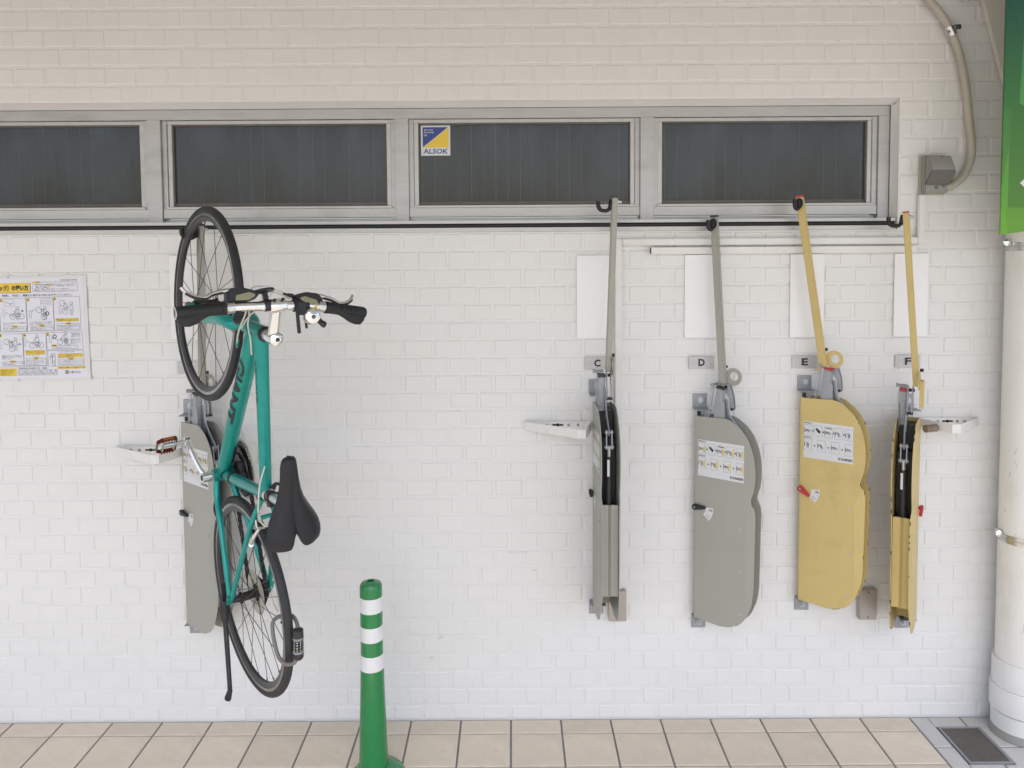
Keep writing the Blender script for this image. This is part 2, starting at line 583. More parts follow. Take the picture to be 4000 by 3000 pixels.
# ------------------------------------------------------------------ ground and street
g = MB()
g.add([(-300, -600, -0.012), (300, -600, -0.012), (300, 0.3, -0.012), (-300, 0.3, -0.012)], [(0, 1, 2, 3)])
structure(g.build('ground', 'concrete', smooth=False))
pv = MB()
pv.bb((-4.2, -1.32, -0.011), (3.2, 0.0, -0.0035))
pavement = structure(pv.build('pavement', 'grout', smooth=False))

TX = [1.599 - 0.2018 * k for k in range(-8, 29)]
TX.sort()
_tile_cache = {}


def tile_piece(x0, x1, y0, y1, material):
    w, d = round(x1 - x0, 4), round(y1 - y0, 4)
    key = (w, d, material)
    if key not in _tile_cache:
        b = MB()
        c, h = 0.0022, 0.0062
        vs = [(0, 0, 0), (w, 0, 0), (w, d, 0), (0, d, 0),
              (0, 0, h - c), (w, 0, h - c), (w, d, h - c), (0, d, h - c),
              (c, c, h), (w - c, c, h), (w - c, d - c, h), (c, d - c, h)]
        fs = [(8, 9, 10, 11)]
        for i in range(4):
            j = (i + 1) % 4
            fs += [(i, j, j + 4, i + 4), (i + 4, j + 4, j + 8, i + 8)]
        b.add(vs, fs)
        ob = b.build('tile', material, pavement, smooth=False)
        _tile_cache[key] = ob
    else:
        ob = _tile_cache[key].copy()
        COL.objects.link(ob)
    ob.location = (x0, y0, -0.0045)
    ob.rotation_euler = (random.uniform(-1, 1) * 0.0012, random.uniform(-1, 1) * 0.0012, 0)
    return ob


J = 0.0036
for i in range(len(TX) - 1):
    x0, x1 = TX[i], TX[i + 1]
    grey = x0 > 1.59
    rows = ([-0.0045, -0.200, -0.402, -0.604, -0.806, -1.008, -1.21] if grey else
            [-0.0045, -0.0975, -0.298, -0.4985, -0.70, -0.9015, -1.103, -1.304])
    for a, b in zip(rows[:-1], rows[1:]):
        if grey and 1.55 < x0 < 1.85 and b > -0.45:
            # tiles cut round the drain cover
            if x0 < 1.70:
                tile_piece(x0 + J, 1.672 - J / 2, b + J, a - J, 'tilegrey')
                tile_piece(1.672, x1 - J, max(b + J, -0.068), a - J, 'tilegrey') if a > -0.07 else tile_piece(1.672, x1 - J, b + J, min(a - J, -0.302), 'tilegrey')
            else:
                if a > -0.07:
                    tile_piece(x0 + J, x1 - J, -0.068, a - J, 'tilegrey')
                    tile_piece(1.846, x1 - J, b + J, -0.0715, 'tilegrey')
                else:
                    tile_piece(1.846, x1 - J, max(b + J, -0.302), a - J, 'tilegrey')
                    tile_piece(x0 + J, x1 - J, b + J, -0.3055, 'tilegrey')
            continue
        tile_piece(x0 + J, x1 - J, b + J, a - J, 'tilegrey' if grey else 'tile')

# drain cover
dr = empty('drain_cover', (1.759, -0.185, 0.0))
tag(dr, 'brown grey steel drain cover set in the pale tiles beside the white pole', 'drain cover')
b = MB()
for a in ((-0.081, -0.112, 0.081, -0.104), (-0.081, 0.104, 0.081, 0.112), (-0.081, -0.104, -0.074, 0.104), (0.074, -0.104, 0.081, 0.104)):
    b.bb((a[0], a[1], -0.003), (a[2], a[3], 0.0035))
b.build('rim', 'steel', dr)
b = MB()
b.bb((-0.0725, -0.1025, -0.003), (0.0725, 0.1025, 0.0012))
b.build('cover_plate', 'drain', dr)
b = MB()
for i in range(9):
    for j in range(13):
        s = 1 if (i + j) % 2 else -1
        cx, cy = -0.062 + i * 0.0155, -0.093 + j * 0.0155
        mx = Matrix.Translation((cx, cy, 0.0014)) @ Matrix.Rotation(s * 0.78, 4, 'Z')
        b.box((0, 0, 0), (0.011, 0.0026, 0.0016), mx)
b.build('tread_pattern', 'drain', dr)['kind'] = 'stuff'

# ------------------------------------------------------------------ building wall with bricks
WX0, WX1, WTOP = -4.2, 3.2, 3.16
OPX, OPZ0, OPZ1 = 1.515, 1.975, 2.486          # window opening
w = MB()
w.bb((WX0, 0, -0.05), (WX1, 0.25, OPZ0))
w.bb((WX0, 0, OPZ1), (WX1, 0.25, WTOP))
w.bb((OPX, 0, OPZ0), (WX1, 0.25, OPZ1))
wall = w.build('building_wall', 'wall', smooth=False)
tag(wall, 'white painted brick wall with a long strip window, the bike racks fixed to it', 'wall')

BW, BP = 0.1078, 0.1185
rows = []                                     # (z_bottom, z_top, left edge phase)
for j in range(0, 15):
    zt = 1.0589 - 0.0715 * j
    rows.append((max(zt - 0.0625, 0.004), zt, -0.4856 + (0.0593 if j % 2 else 0)))
for k in range(1, 14):
    zt = 1.0589 + 0.0700 * k
    rows.append((zt - 0.0610, zt, -0.4856 + (0.0593 if k % 2 else 0)))
for k in range(1, 8):
    zt = 1.9689 + 0.0722 * k
    rows.append((zt - 0.0630, zt, 0.864 + (0.0593 if k % 2 else 0)))
for k in range(0, 9):
    zt = 2.5467 + 0.0725 * k
    rows.append((zt - (0.058 if k == 0 else 0.0632), min(zt, WTOP - 0.004), 0.864 + (0.0593 if k % 2 else 0)))


def brick_geo(w_, h_, rnd, k=1.0):
    """chamfered brick face standing proud of the joint plane; x right, z up, front towards -y"""
    d1, d2 = 0.0017 + rnd.uniform(-.0003, .0004), 0.0026 + rnd.uniform(-.0004, .0006)
    d1, d2 = d1 * k, d2 * k
    r0 = [(0, 0), (w_, 0), (w_, h_), (0, h_)]

    def ring(inset, dep, jit):
        out = []
        for (x, z), (sx, sz) in zip(r0, ((1, 1), (-1, 1), (-1, -1), (1, -1))):
            out.append((x + sx * inset + rnd.uniform(-jit, jit), -dep + rnd.uniform(-jit, jit) * 0.15, z + sz * inset + rnd.uniform(-jit, jit)))
        return out
    vs = ([(x, 0.001, z) for x, z in r0] + ring(0.0016, d1, 0.0004) + ring(0.0042, d2, 0.0004))
    fs = [(8, 9, 10, 11)]
    for i in range(4):
        j = (i + 1) % 4
        fs += [(i, j, j + 4, i + 4), (i + 4, j + 4, j + 8, i + 8)]
    return vs, fs


brick_list = []
rb = random.Random(3)
for ri, (z0, z1, ph) in enumerate(rows):
    n0 = int(math.floor((WX0 - ph) / BP)) + 1
    x = ph + n0 * BP
    while x + BW < WX1:
        wide = 0.0018 if z0 > 2.47 else 0.0
        a, c = x - wide + rb.uniform(-.0009, .0009), x + BW + wide + rb.uniform(-.0009, .0009)
        if z0 > OPZ0 - 0.03 and z1 < OPZ1 + 0.02:           # rows beside the window
            if c < OPX + 0.02:
                x += BP
                continue
            a = max(a, OPX + 0.003)
        brick_list.append((a, c, z0 + rb.uniform(-.0005, .0005), z1 + rb.uniform(-.0005, .0005)))
        x += BP


def in_view(a, c, z0, z1):
    return a > -1.98 and c < 1.90 and z0 > 0.0 and z1 < 2.80


def hidden(a, c, z0, z1):
    if a < -1.66 and 1.39 < z0 < 1.82:
        return True                                          # behind the poster
    for bx, bz in ((0.254, 1.55), (0.68, 1.55), (1.094, 1.55), (1.502, 1.55)):
        if a > bx - 0.02 and c < bx + 0.15 and bz - 0.01 < z0 < bz + 0.33:
            return True
    for hx, hz in ((0.31, 0.5), (0.72, 0.45), (1.13, 0.5), (1.50, 0.42), (-1.3, 0.42)):
        if a > hx - 0.03 and c < hx + 0.28 and hz < z0 < hz + 0.80:
            return True
    return False


cand = [(math.hypot((q[0] + q[1]) / 2 - 0.0, ((q[2] + q[3]) / 2 - 1.40) * 0.9), i) for i, q in enumerate(brick_list)
        if in_view(*q) and not hidden(*q) and q[1] - q[0] > 0.09]
cand.sort()
single = set(i for _, i in cand[:300])
variants = {}
rest = MB()
for i, (a, c, z0, z1) in enumerate(brick_list):
    if i in single:
        key = (round(z1 - z0, 3), i % 7)
        if key not in variants:
            b = MB()
            b.add(*brick_geo(BW, round(z1 - z0, 3), rb))
            ob = b.build('brick', 'brick', wall, smooth=False)
            variants[key] = ob
        else:
            ob = variants[key].copy()
            COL.objects.link(ob)
        ob.location = (a, 0, z0)
        ob.scale = ((c - a) / BW, 1, 1)
    else:
        vs, fs = brick_geo(c - a, z1 - z0, rb, 0.8 if z0 > 2.47 else 1.0)
        rest.add([(x + a, y, z + z0) for x, y, z in vs], fs)
ob = rest.build('further_bricks', 'brick', wall, smooth=False)
ob['kind'] = 'stuff'

# painted plaster splay round the window opening (head and right jamb)
b = MB()
b.add([(x, y, z) for x in (WX0, OPX) for y, z in ((0.003, OPZ1 + 0.0005), (0.046, 2.4668), (0.046, OPZ1 + 0.0005))],
      [(2, 1, 0), (3, 4, 5), (0, 1, 4, 3), (1, 2, 5, 4), (2, 0, 3, 5)])
b.build('head_splay', 'wall', wall, smooth=False)
b = MB()
b.add([(x, y, z) for z in (OPZ0 + 0.0005, 2.4664) for x, y in ((OPX + 0.0005, 0.003), (1.5028, 0.046), (OPX + 0.0005, 0.046))],
      [(2, 1, 0), (3, 4, 5), (0, 1, 4, 3), (1, 2, 5, 4), (2, 0, 3, 5)])
b.build('jamb_splay', 'wall', wall, smooth=False)
# scuffs and old fixing dabs on the paint
b = MB()
rs = random.Random(11)
for (x, z, l, t) in ((-0.335, 0.262, .012, .004), (-0.165, 0.158, .010, .01), (-0.36, 0.085, .012, .009), (0.02, 0.695, .05, .0012), (0.08, 0.62, .012, .001), (-0.30, 0.345, .014, .007)):
    for k in range(5):
        line(b, (x + rs.uniform(-l, l), z + rs.uniform(-t, t) * 2), (x + rs.uniform(-l, l), z + rs.uniform(-t, t) * 2), 0.0007, 0.0058 + k * 0.0001, wall_mx(0, 0, 0))
for k in range(70):
    x, z = rs.uniform(-2.1, 1.9), rs.uniform(0.05, 1.95)
    r_ = rs.choice((0.0006, 0.0008, 0.0012, 0.0018))
    disc2d(b, x, z, r_, 0.0056 + k * 0.00001, 6, wall_mx(0, 0, 0))
b.build('scuff_marks', 'smudge', wall, smooth=False)['kind'] = 'stuff'

# canopy that shades the wall, and the building above
b = MB()
b.bb((WX0 - 2.5, -2.9, 2.96), (3.1, -0.006, 3.12))
b.bb((WX0 - 2.5, -3.0, 2.93), (3.1, -2.9, 3.22))
ca = b.build('canopy', 'soffit', smooth=False)
tag(ca, 'flat canopy roof reaching out above the brick wall', 'canopy')

# ------------------------------------------------------------------ strip window
win = empty('strip_window', (0, 0.05, 1.975))
tag(win, 'long aluminium strip window with dark wired panes above the bike racks', 'window')
wx = Matrix.Translation((0, -0.05, -1.975))
XL = -3.36
b = MB()
b.bb((XL, 0.050, 2.4262), (1.5015, 0.12, 2.4660))          # head
b.bb((1.4585, 0.0505, 2.0215), (1.5020, 0.12, 2.4258))      # right jamb
b.bb((1.4375, 0.060, 2.074), (1.4583, 0.11, 2.4250))
b.bb((XL, 0.074, 2.0215), (1.458, 0.12, 2.0345))
b.build('outer_frame', 'alu', win, bevel=0.0015, xf=wx)
mulls = [(-2.423, -2.369), (-1.443, -1.389), (-0.459, -0.407), (0.513, 0.565)]
for a, c in mulls:
    b = MB()
    b.bb((a, 0.046, 2.0220), (c, 0.12, 2.4255))
    b.bb((a - 0.019, 0.060, 2.074), (a - 0.0005, 0.11, 2.4250))
    b.bb((c + 0.0005, 0.060, 2.074), (c + 0.019, 0.11, 2.4250))
    b.build('mullion', 'alu', win, bevel=0.001, xf=wx)
edges = [(-3.34, -2.423)] + [(mulls[i][1], mulls[i + 1][0]) for i in range(3)] + [(0.565, 1.458)]
for a, c in edges:
    a2, c2 = a + 0.0200, c - 0.0200
    b = MB()
    b.bb((a2, 0.066, 2.0845), (a2 + 0.017, 0.105, 2.4105))
    b.bb((c2 - 0.017, 0.066, 2.0845), (c2, 0.105, 2.4105))
    b.bb((a2 - .001, 0.064, 2.4108), (c2 + .001, 0.105, 2.4245))
    b.bb((a2 - 0.004, 0.052, 2.0745), (c2 + 0.004, 0.105, 2.0830))   # ledge
    b.bb((a + 0.001, 0.054, 2.0380), (c - 0.001, 0.11, 2.0735))     # bottom rail
    sash = b.build('sash', 'alu_light', win, bevel=0.0012, xf=wx)
    b = MB()
    b.bb((a2 + 0.0172, 0.078, 2.0835), (c2 - 0.0172, 0.1, 2.0985))
    b.bb((a2 + 0.0172, 0.079, 2.4050), (c2 - 0.0172, 0.1, 2.4107))
    b.bb((c2 - 0.0212, 0.079, 2.0987), (c2 - 0.0172, 0.1, 2.4048))
    b.bb((a2 + 0.0172, 0.079, 2.0987), (a2 + 0.0205, 0.1, 2.4048))
    b.build('glazing_bead', 'bead', sash, xf=wx)
    b = MB()
    b.bb((a2 + 0.0173, 0.0860, 2.0985), (c2 - 0.0173, 0.0905, 2.4052))
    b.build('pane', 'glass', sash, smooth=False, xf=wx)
    b = MB()
    n = int((c2 - a2 - 0.04) / 0.0492)
    for k in range(n + 1):
        x = a2 + 0.03 + k * 0.0492 + rs.uniform(-.001, .001)
        b.bb((x, 0.0852, 2.0990), (x + rs.choice((0.0004, 0.0006, 0.0008, 0.0010)), 0.0858, 2.4045))
    b.build('wires', 'wire', sash, smooth=False, xf=wx)['kind'] = 'stuff'
b = MB()
b.bb((XL, -0.004, 2.0085), (1.5050, 0.11, 2.0208))
b.build('sill', 'alu_light', win, bevel=0.0015, xf=wx)
b = MB()
b.tube([(XL, 0.002, 2.0000), (1.5020, 0.002, 2.0000)], 0.0078, 12)  # black rod stands in for the shadow gap under the sill
b.build('sill_shadow_rod', 'rubber', win, xf=wx)
b = MB()
b.bb((XL, -0.0075, 1.9755), (1.5060, 0.05, 1.9915))
b.build('flashing', 'alu_light', win, bevel=0.001, xf=wx)

# security sticker on the glass
st = MB()
st.bb((-0.361, 0.0832, 2.2840), (-0.2435, 0.0848, 2.4035))
so = st.build('security_sticker', 'sticker', smooth=False)
tag(so, 'square blue and yellow security company sticker in the window pane', 'sticker')
mx = wall_mx(-0.361, 0.0832, 2.284)
b = MB()
b.add([(0.007, 0.113, 0.0003), (0.007, 0.033, 0.0003), (0.109, 0.113, 0.0003)], [(0, 1, 2)], mx)
put_text(b, 'ALSOK', 0.008, 0.0075, 0.020, 0.0004, 0.099, 0.02, mx, shear=0.15)
b.build('blue_print', 'inkblue', so, smooth=False)
b = MB()
b.add([(0.0085, 0.032, 0.0003), (0.111, 0.032, 0.0003), (0.111, 0.1115, 0.0003)], [(0, 1, 2)], mx)
b.build('yellow_print', 'inkyellow', so, smooth=False)
b = MB()
for k, t in enumerate(('ALways', 'Security', 'OK')):
    put_text(b, t, 0.012, 0.098 - k * 0.0105, 0.0072 if k != 1 else 0.0088, 0.0006, {0: 0.037, 1: 0.041, 2: 0.014}[k], 0.01, mx, shear=0.1)
b.build('white_print', 'white', so, smooth=False)

# ------------------------------------------------------------------ boards, letter plates, boxes, raceways on the wall
places = {'C': (0.254, 0.285), 'D': (0.679, 0.697), 'E': (1.094, 1.105), 'F': (1.503, 1.513)}
for k, (xb, xp) in places.items():
    b = MB()
    b.bb((xb, -0.0100, 1.553), (xb + 0.134, -0.0052, 1.881))
    o = b.build('white_board', 'whiteboard', bevel=0.001, seg=1)
    tag(o, 'blank white board on the wall above the letter %s plate' % k, 'board', 'blank boards above the racks')
    b = MB()
    b.bb((xp, -0.0078, 1.4295), (xp + 0.100, -0.0052, 1.4795))
    o = b.build('letter_plate', 'plate', bevel=0.0006, seg=1)
    tag(o, 'dappled metal wall plate with the black letter %s' % k, 'plate', 'letter plates above the racks')
    b = MB()
    put_text(b, k, xp + 0.038, 1.4405, 0.0290, 0.0082, 0.0255, 0.045, wall_mx(0, 0, 0))
    b.build('letter', 'ink', o, smooth=False)
b = MB()
b.bb((-1.345, -0.0100, 1.561), (-1.211, -0.0052, 1.890))
tag(b.build('white_board', 'whiteboard', bevel=0.001, seg=1), 'blank white board on the wall behind the front wheel of the bicycle', 'board', 'blank boards above the racks')
b = MB()
b.bb((-1.326, -0.0078, 1.422), (-1.226, -0.0052, 1.472))
tag(b.build('letter_plate', 'plate', bevel=0.0006, seg=1), 'small metal wall plate half hidden behind the bicycle front wheel', 'plate', 'letter plates above the racks')

for (x, lab) in ((0.378, 'upright stainless junction box at the foot of the rack under letter C'), (1.378, 'upright stainless junction box at the foot of the yellow rack under letter E')):
    b = MB()
    b.bb((x, -0.034, 0.420), (x + 0.070, -0.0052, 0.544))
    o = b.build('junction_box', 'boxmetal', bevel=0.0025)
    tag(o, lab, 'junction box', 'junction boxes below the racks')
    for z in (0.431, 0.533):
        b = MB()
        b.cyl((x + 0.035, -0.0338, z), (x + 0.035, -0.0358, z), 0.0035, 8)
        b.build('screw', 'bead', o)

b = MB()
b.bb((0.432, -0.0230, 1.918), (1.586, -0.0052, 1.9445))
b.bb((1.5865, -0.0230, 1.918), (1.613, -0.0052, 2.108))
b.bb((0.404, -0.0230, 0.545), (0.4315, -0.0052, 1.9445))
tag(b.build('cable_raceway', 'raceway', bevel=0.003), 'white raceway running under the window from the junction box to the outlet', 'raceway')
b = MB()
b.bb((0.544, -0.030, 1.8835), (1.579, -0.0052, 1.9105))
o = b.build('cable_raceway', 'raceway', bevel=0.002)
tag(o, 'short white raceway with an open left end below the longer one', 'raceway')
b = MB()
b.bb((0.5425, -0.027, 1.8865), (0.5438, -0.0085, 1.9075))
b.build('open_end', 'hole_shade', o, smooth=False)

# ------------------------------------------------------------------ outlet with conduit hose
ou = empty('outlet_box', (1.62, -0.005, 2.11))
tag(ou, 'grey weatherproof outlet box beside the window end', 'outlet')
ox = Matrix.Translation((-1.62, 0.005, -2.11))
b = MB()
b.bb((1.5900, -0.0150, 2.108), (1.690, -0.0052, 2.262))
b.build('back_plate', 'hose', ou, bevel=0.002, xf=ox)
b = MB()
b.bb((1.5960, -0.045, 2.114), (1.688, -0.0152, 2.256))
b.build('box', 'outlet', ou, bevel=0.004, xf=ox)
b = MB()
pr = [(-0.0455, 2.256), (-0.060, 2.254), (-0.092, 2.206), (-0.092, 2.190), (-0.0455, 2.150)]
b.add([(x, y, z) for x in (1.597, 1.687) for y, z in pr],
      [(4, 3, 2, 1, 0), (5, 6, 7, 8, 9)] + [(i, (i + 1) % 5, (i + 1) % 5 + 5, i + 5) for i in range(5)])
hood = b.build('hood', 'outlet', ou, bevel=0.003, xf=ox)
b = MB()
b.add([(x, y, z) for x in (1.5965, 1.6875) for y, z in ((-0.0925, 2.199), (-0.0935, 2.185), (-0.047, 2.142), (-0.0455, 2.152))],
      [(3, 2, 1, 0), (4, 5, 6, 7)] + [(i, (i + 1) % 4, (i + 1) % 4 + 4, i + 4) for i in range(4)])
b.build('hood_edge', 'outletdark', ou, bevel=0.001, xf=ox)
for (x, z, r_) in ((1.640, 2.134, 0.006), (1.668, 2.140, 0.0055), (1.648, 2.246, 0.004)):
    b = MB()
    y0 = -0.0452 if z < 2.2 else -0.064
    b.cyl((x, y0 + 0.006, z), (x, y0 - 0.003, z), r_, 10)
    b.build('screw', 'outletdark', ou, xf=ox)
b = MB()
b.cyl((1.676, -0.028, 2.136), (1.712, -0.028, 2.140), 0.0165, 14)
b.build('gland', 'hose', ou, xf=ox)
pts = [(1.585, -0.040, 2.955), (1.585, -0.040, 2.90), (1.601, -0.036, 2.850), (1.646, -0.032, 2.800), (1.685, -0.030, 2.742), (1.723, -0.030, 2.650), (1.750, -0.030, 2.534),
       (1.769, -0.030, 2.393), (1.781, -0.030, 2.304), (1.778, -0.030, 2.242), (1.757, -0.030, 2.186), (1.722, -0.030, 2.150), (1.700, -0.028, 2.138)]
b = MB()
sp = spline(pts, 24)
rad = []
for i, p in enumerate(sp):
    ridged = p.z > 2.33
    rad.append(0.0148 + (0.0011 if (ridged and i % 2) else 0.0))
b.tube(sp, rad, 14)
hs = b.build('conduit_hose', 'hose', ang=1.2)
tag(hs, 'beige flexible conduit hose curving down the wall to the outlet box', 'hose')
b = MB()
b.tube([Vector((1.690, -0.030, 2.732)) + Vector((-0.008, 0, 0.016)), Vector((1.690, -0.030, 2.732)) + Vector((0.008, 0, -0.016))], 0.0185, 14)
b.build('clamp', 'stainless', hs)
b = MB()
b.box((1.712, -0.034, 2.745), (0.024, 0.020, 0.018))
b.build('clamp_screw', 'stainless', hs, bevel=0.002)
b = MB()
b.cyl((1.668, -0.038, 2.722), (1.668, -0.056, 2.722), 0.006, 8)
b.build('clamp_screw', 'stainless', hs)

# ceiling lamp peeping in at the top edge, sloping cream panel
b = MB()
b.lathe([(0.001, -0.012), (0.030, -0.010), (0.045, 0.0), (0.046, 0.02), (0.040, 0.024)], 20, Matrix.Translation((1.750, -0.056, 2.853)))
b.lathe([(0.052, 0.020), (0.052, 0.034), (0.001, 0.034)], 20, Matrix.Translation((1.750, -0.056, 2.853)))
tag(b.build('wall_lamp', 'white'), 'round white lamp fitting cut off by the top edge', 'lamp')
b = MB()
pp = [(1.812, 2.859), (1.7833, 2.955), (2.60, 2.955), (2.60, 2.20), (2.00, 2.20)]
b.prism(pp, 0.006, 0.030, wall_mx(0, 0, 0))
tag(b.build('gusset_panel', 'cream', bevel=0.002), 'sloping cream panel above the pole behind the green sign', 'panel')

# ------------------------------------------------------------------ instruction poster
PS = 0.000334
po = empty('instruction_poster', (-1.85, -0.005, 1.41))
tag(po, 'laminated instruction poster with yellow headings and line drawings of bicycles', 'poster')
px = Matrix.Translation((1.85, 0.005, -1.41))
pm = wall_mx(-1.679, -0.006, 1.414) @ Matrix.Rotation(R(0.7), 4, 'Z')


def pc(x, y):
    return ((x - 1030) * PS, (1420 - y) * PS)


b = MB()
a0, a1 = pc(-900, 1440), pc(1040, 222)
rect(b, a0[0], a0[1] - 0.005, a1[0] + 0.006, a1[1] + 0.003, 0.0, pm)
lam = b.build('laminate_border', 'laminate', po, smooth=False, xf=px)
b = MB()
a0, a1 = pc(-880, 1420), pc(1020, 240)
rect(b, a0[0], a0[1], a1[0], a1[1], 0.0006, pm)
b.build('paper', 'paper', po, smooth=False, xf=px)
yb, kb, gb, wb = MB(), MB(), MB(), MB()


def prect(mb, x0, y0, x1, y1, z):
    a, c = pc(x0, y1), pc(x1, y0)
    rect(mb, a[0], a[1], c[0], c[1], z, pm)


def pframe(x0, y0, x1, y1, wd=3.2):
    a, c = pc(x0, y1), pc(x1, y0)
    frame2d(gb, a[0], a[1], c[0], c[1], wd * PS, 0.0014, pm)


def ptext(mb, s, x, y0, y1, x1, z=0.0016, bold=0.0):
    a = pc(x, y1)
    put_text(mb, s, a[0], a[1], (y1 - y0) * PS, z, (x1 - x) * PS, bold, pm)


def pbike(cx, cy, s=1.0, rot=0.0):
    mx = pm @ Matrix.Translation((*pc(cx, cy), 0.0015)) @ Matrix.Rotation(rot, 4, 'Z') @ Matrix.Diagonal((s * PS, s * PS, 1, 1))
    for x in (-52, 52):
        ring2d(gb, x, 0, 34, 4, 0, 20, mx)
    for p, q in (((-52, 0), (-30, 52)), ((-38, 34), (20, 36)), ((-38, 30), (0, -4)), ((0, -4), (20, 40)), ((0, -4), (52, 0)), ((52, 0), (20, 36)), ((-30, 52), (-10, 56)), ((8, 42), (34, 44))):
        line(gb, p, q, 3.5, 0, mx)


def pperson(cx, cy, s=1.0):
    mx = pm @ Matrix.Translation((*pc(cx, cy), 0.0017)) @ Matrix.Diagonal((s * PS, s * PS, 1, 1))
    ring2d(gb, 0, 70, 19, 4, 0, 14, mx)
    for p, q in (((-14, 48), (-20, -10)), ((14, 48), (20, -10)), ((-14, 48), (14, 48)), ((-20, -10), (-14, -80)), ((20, -10), (14, -80)), ((0, -12), (0, -78)), ((-14, 44), (-50, 26)), ((-20, -12), (20, -12))):
        line(gb, p, q, 3.5, 0, mx)


def pnote(x0, y0, x1, y1, lines, sx=None):
    pframe(x0, y0, x1, y1)
    m = sx or (x0 + x1) / 2
    prect(yb, m - 32, y0 - 14, m + 32, y0 + 10, 0.0020)
    ptext(kb, '注意', m - 24, y0 - 9, y0 + 6, m + 24, 0.0026, 0.01)
    h = (y1 - y0 - 18) / max(len(lines), 1)
    for i, t in enumerate(lines):
        ptext(kb, t, x0 + 10, y0 + 14 + i * h, y0 + 14 + i * h + h * 0.72, x1 - 10 - (70 if i == len(lines) - 1 else 0))


prect(yb, -560, 295, 394, 408, 0.0012)
prect(gb, -556, 303, 402, 414, 0.0009)
ptext(kb, 'フック）の使い方', -18, 318, 388, 374, 0.0022, 0.04)
ptext(kb, '置：快適に、安全に、確実に使用するために必ず守ってください。', 0, 428, 456, 888, bold=0.008)
ptext(kb, '2024.02 版 CF-AN型', 758, 258, 278, 952)
pframe(424, 290, 952, 402)
prect(yb, 440, 280, 514, 304, 0.0020)
ptext(kb, '！ 注意', 450, 285, 300, 508, 0.0026)
for i, t in enumerate(('●収納可能自転車は質量20kgまで。超えた場合はラックの破損や自転車の', '落下につながる場合がありますので、自転車の質量にご注意ください。', '（電動アシスト自転車など）', '●小さなお子様は、お使いにならないよう、ご注意ください。', '●電動ロックが掛かっている時は、アームを上げないでください。')):
    ptext(kb, t, 446 if i not in (1, 2) else 458, 312 + i * 17, 325 + i * 17, (930, 918, 625, 860, 925)[i])
prect(yb, 578, 310, 668, 326, 0.0013)
for (x0, y0, x1, y1) in ((22, 475, 336, 872), (342, 470, 656, 868), (660, 466, 972, 864), (-300, 478, 16, 874),
                         (-60, 895, 276, 1287), (282, 890, 552, 1283), (558, 885, 986, 1092), (566, 1102, 992, 1284)):
    pframe(x0, y0, x1, y1)
for (x, y, t) in ((46, 500, '3'), (364, 497, '4'), (678, 492, '5'), (16, 916, '3'), (300, 914, '4'), (576, 910, '5')):
    a = pc(x, y)
    disc2d(yb, a[0], a[1], 19 * PS, 0.0019, 16, pm)
    ptext(kb, t, x - 8, y - 13, y + 13, x + 8, 0.0024, 0.02)
for (cx, cy, r_) in ((225, 690, 0), (515, 660, 0.95), (780, 590, 1.25), (115, 1030, 0.95), (440, 1035, 0), (768, 1000, 0)):
    pbike(cx, cy, 1.0, -r_)
for (cx, cy) in ((232, 655), (556, 660), (872, 610), (190, 1020), (448, 990), (785, 960), (635, 1215)):
    pperson(cx, cy, 0.95)
for (x, y) in ((70, 650), (380, 665), (735, 620), (12, 1020), (300, 990), (605, 965), (600, 1210)):
    pframe(x - 10, y - 45, x + 14, y + 45, 2.5)
for p, q in (((95, 640), (190, 690)), ((400, 640), (440, 600)), ((628, 958), (690, 975)), ((628, 958), (655, 895)), ((318, 985), (395, 1010)), ((606, 1180), (606, 1125))):
    line(gb, pc(*p), pc(*q), 4 * PS, 0.0015, pm)
for (x, y) in ((290, 625), (238, 1018), (145, 996)):
    a = pc(x, y)
    gb.add([(a[0] - 18 * PS, a[1] - 5 * PS, 0.0018), (a[0], a[1] - 5 * PS, 0.0018), (a[0], a[1] - 14 * PS, 0.0018), (a[0] + 18 * PS, a[1], 0.0018), (a[0], a[1] + 14 * PS, 0.0018), (a[0], a[1] + 5 * PS, 0.0018), (a[0] - 18 * PS, a[1] + 5 * PS, 0.0018)], [tuple(range(7))], pm)
for (x, y) in ((598, 660), (672, 935)):
    ring2d(kb, *pc(x - 16, y), 24 * PS, 8 * PS, 0.0018, 14, pm)
pframe(82, 490, 198, 568, 2)
line(gb, pc(90, 515), pc(170, 545), 4 * PS, 0.0015, pm)
line(gb, pc(140, 555), pc(188, 520), 4 * PS, 0.0015, pm)
pframe(510, 482, 628, 560, 2)
for k in range(3):
    line(gb, pc(512, 505 + k * 18), pc(626, 500 + k * 20), 2.5 * PS, 0.0015 + k * 0.0001, pm)
ptext(kb, 'サドルとハンドルを持ち、軽く自転車を後', 52, 760, 775, 322)
ptext(kb, 'へ引いてください。', 52, 780, 795, 172)
ptext(kb, 'アームが上昇しますので、アームの回転に', 368, 752, 768, 636)
ptext(kb, '合わせて、自転車を直立させてください。', 368, 774, 790, 632)
prect(yb, 680, 722, 950, 758, 0.0012)
ptext(kb, '自転車の後輪タイヤがサイクルフックに入', 682, 724, 739, 948)
ptext(kb, 'った事を確認してから手を離してください。', 682, 742, 757, 946)
pnote(58, 812, 328, 862, ('後の中、自転車が倒れたり勝手に動かな', 'いようにしっかり操作してください。'))
pnote(376, 808, 646, 858, ('自転車はゆっくりと立ててください。急激な', '操作はケガや破損の原因になります。'))
pnote(690, 784, 956, 852, ('前が直立を超える自転車は収納出来な', 'いか可能性がある為自転車が下がって', 'しまったりラックの破損の原因になります。'))
for i, t in enumerate(('自転車がサイクルフックから離れたら、', '自転車を後へ引きながら、ハンドルを下', 'へおいてください。')):
    ptext(kb, t, 22, 1146 + i * 19, 1161 + i * 19, (256, 260, 140)[i])
pnote(26, 1226, 266, 1272, ('自転車はゆっくり降ろしてください。急激', 'な操作はケガや破損の原因になります。'))
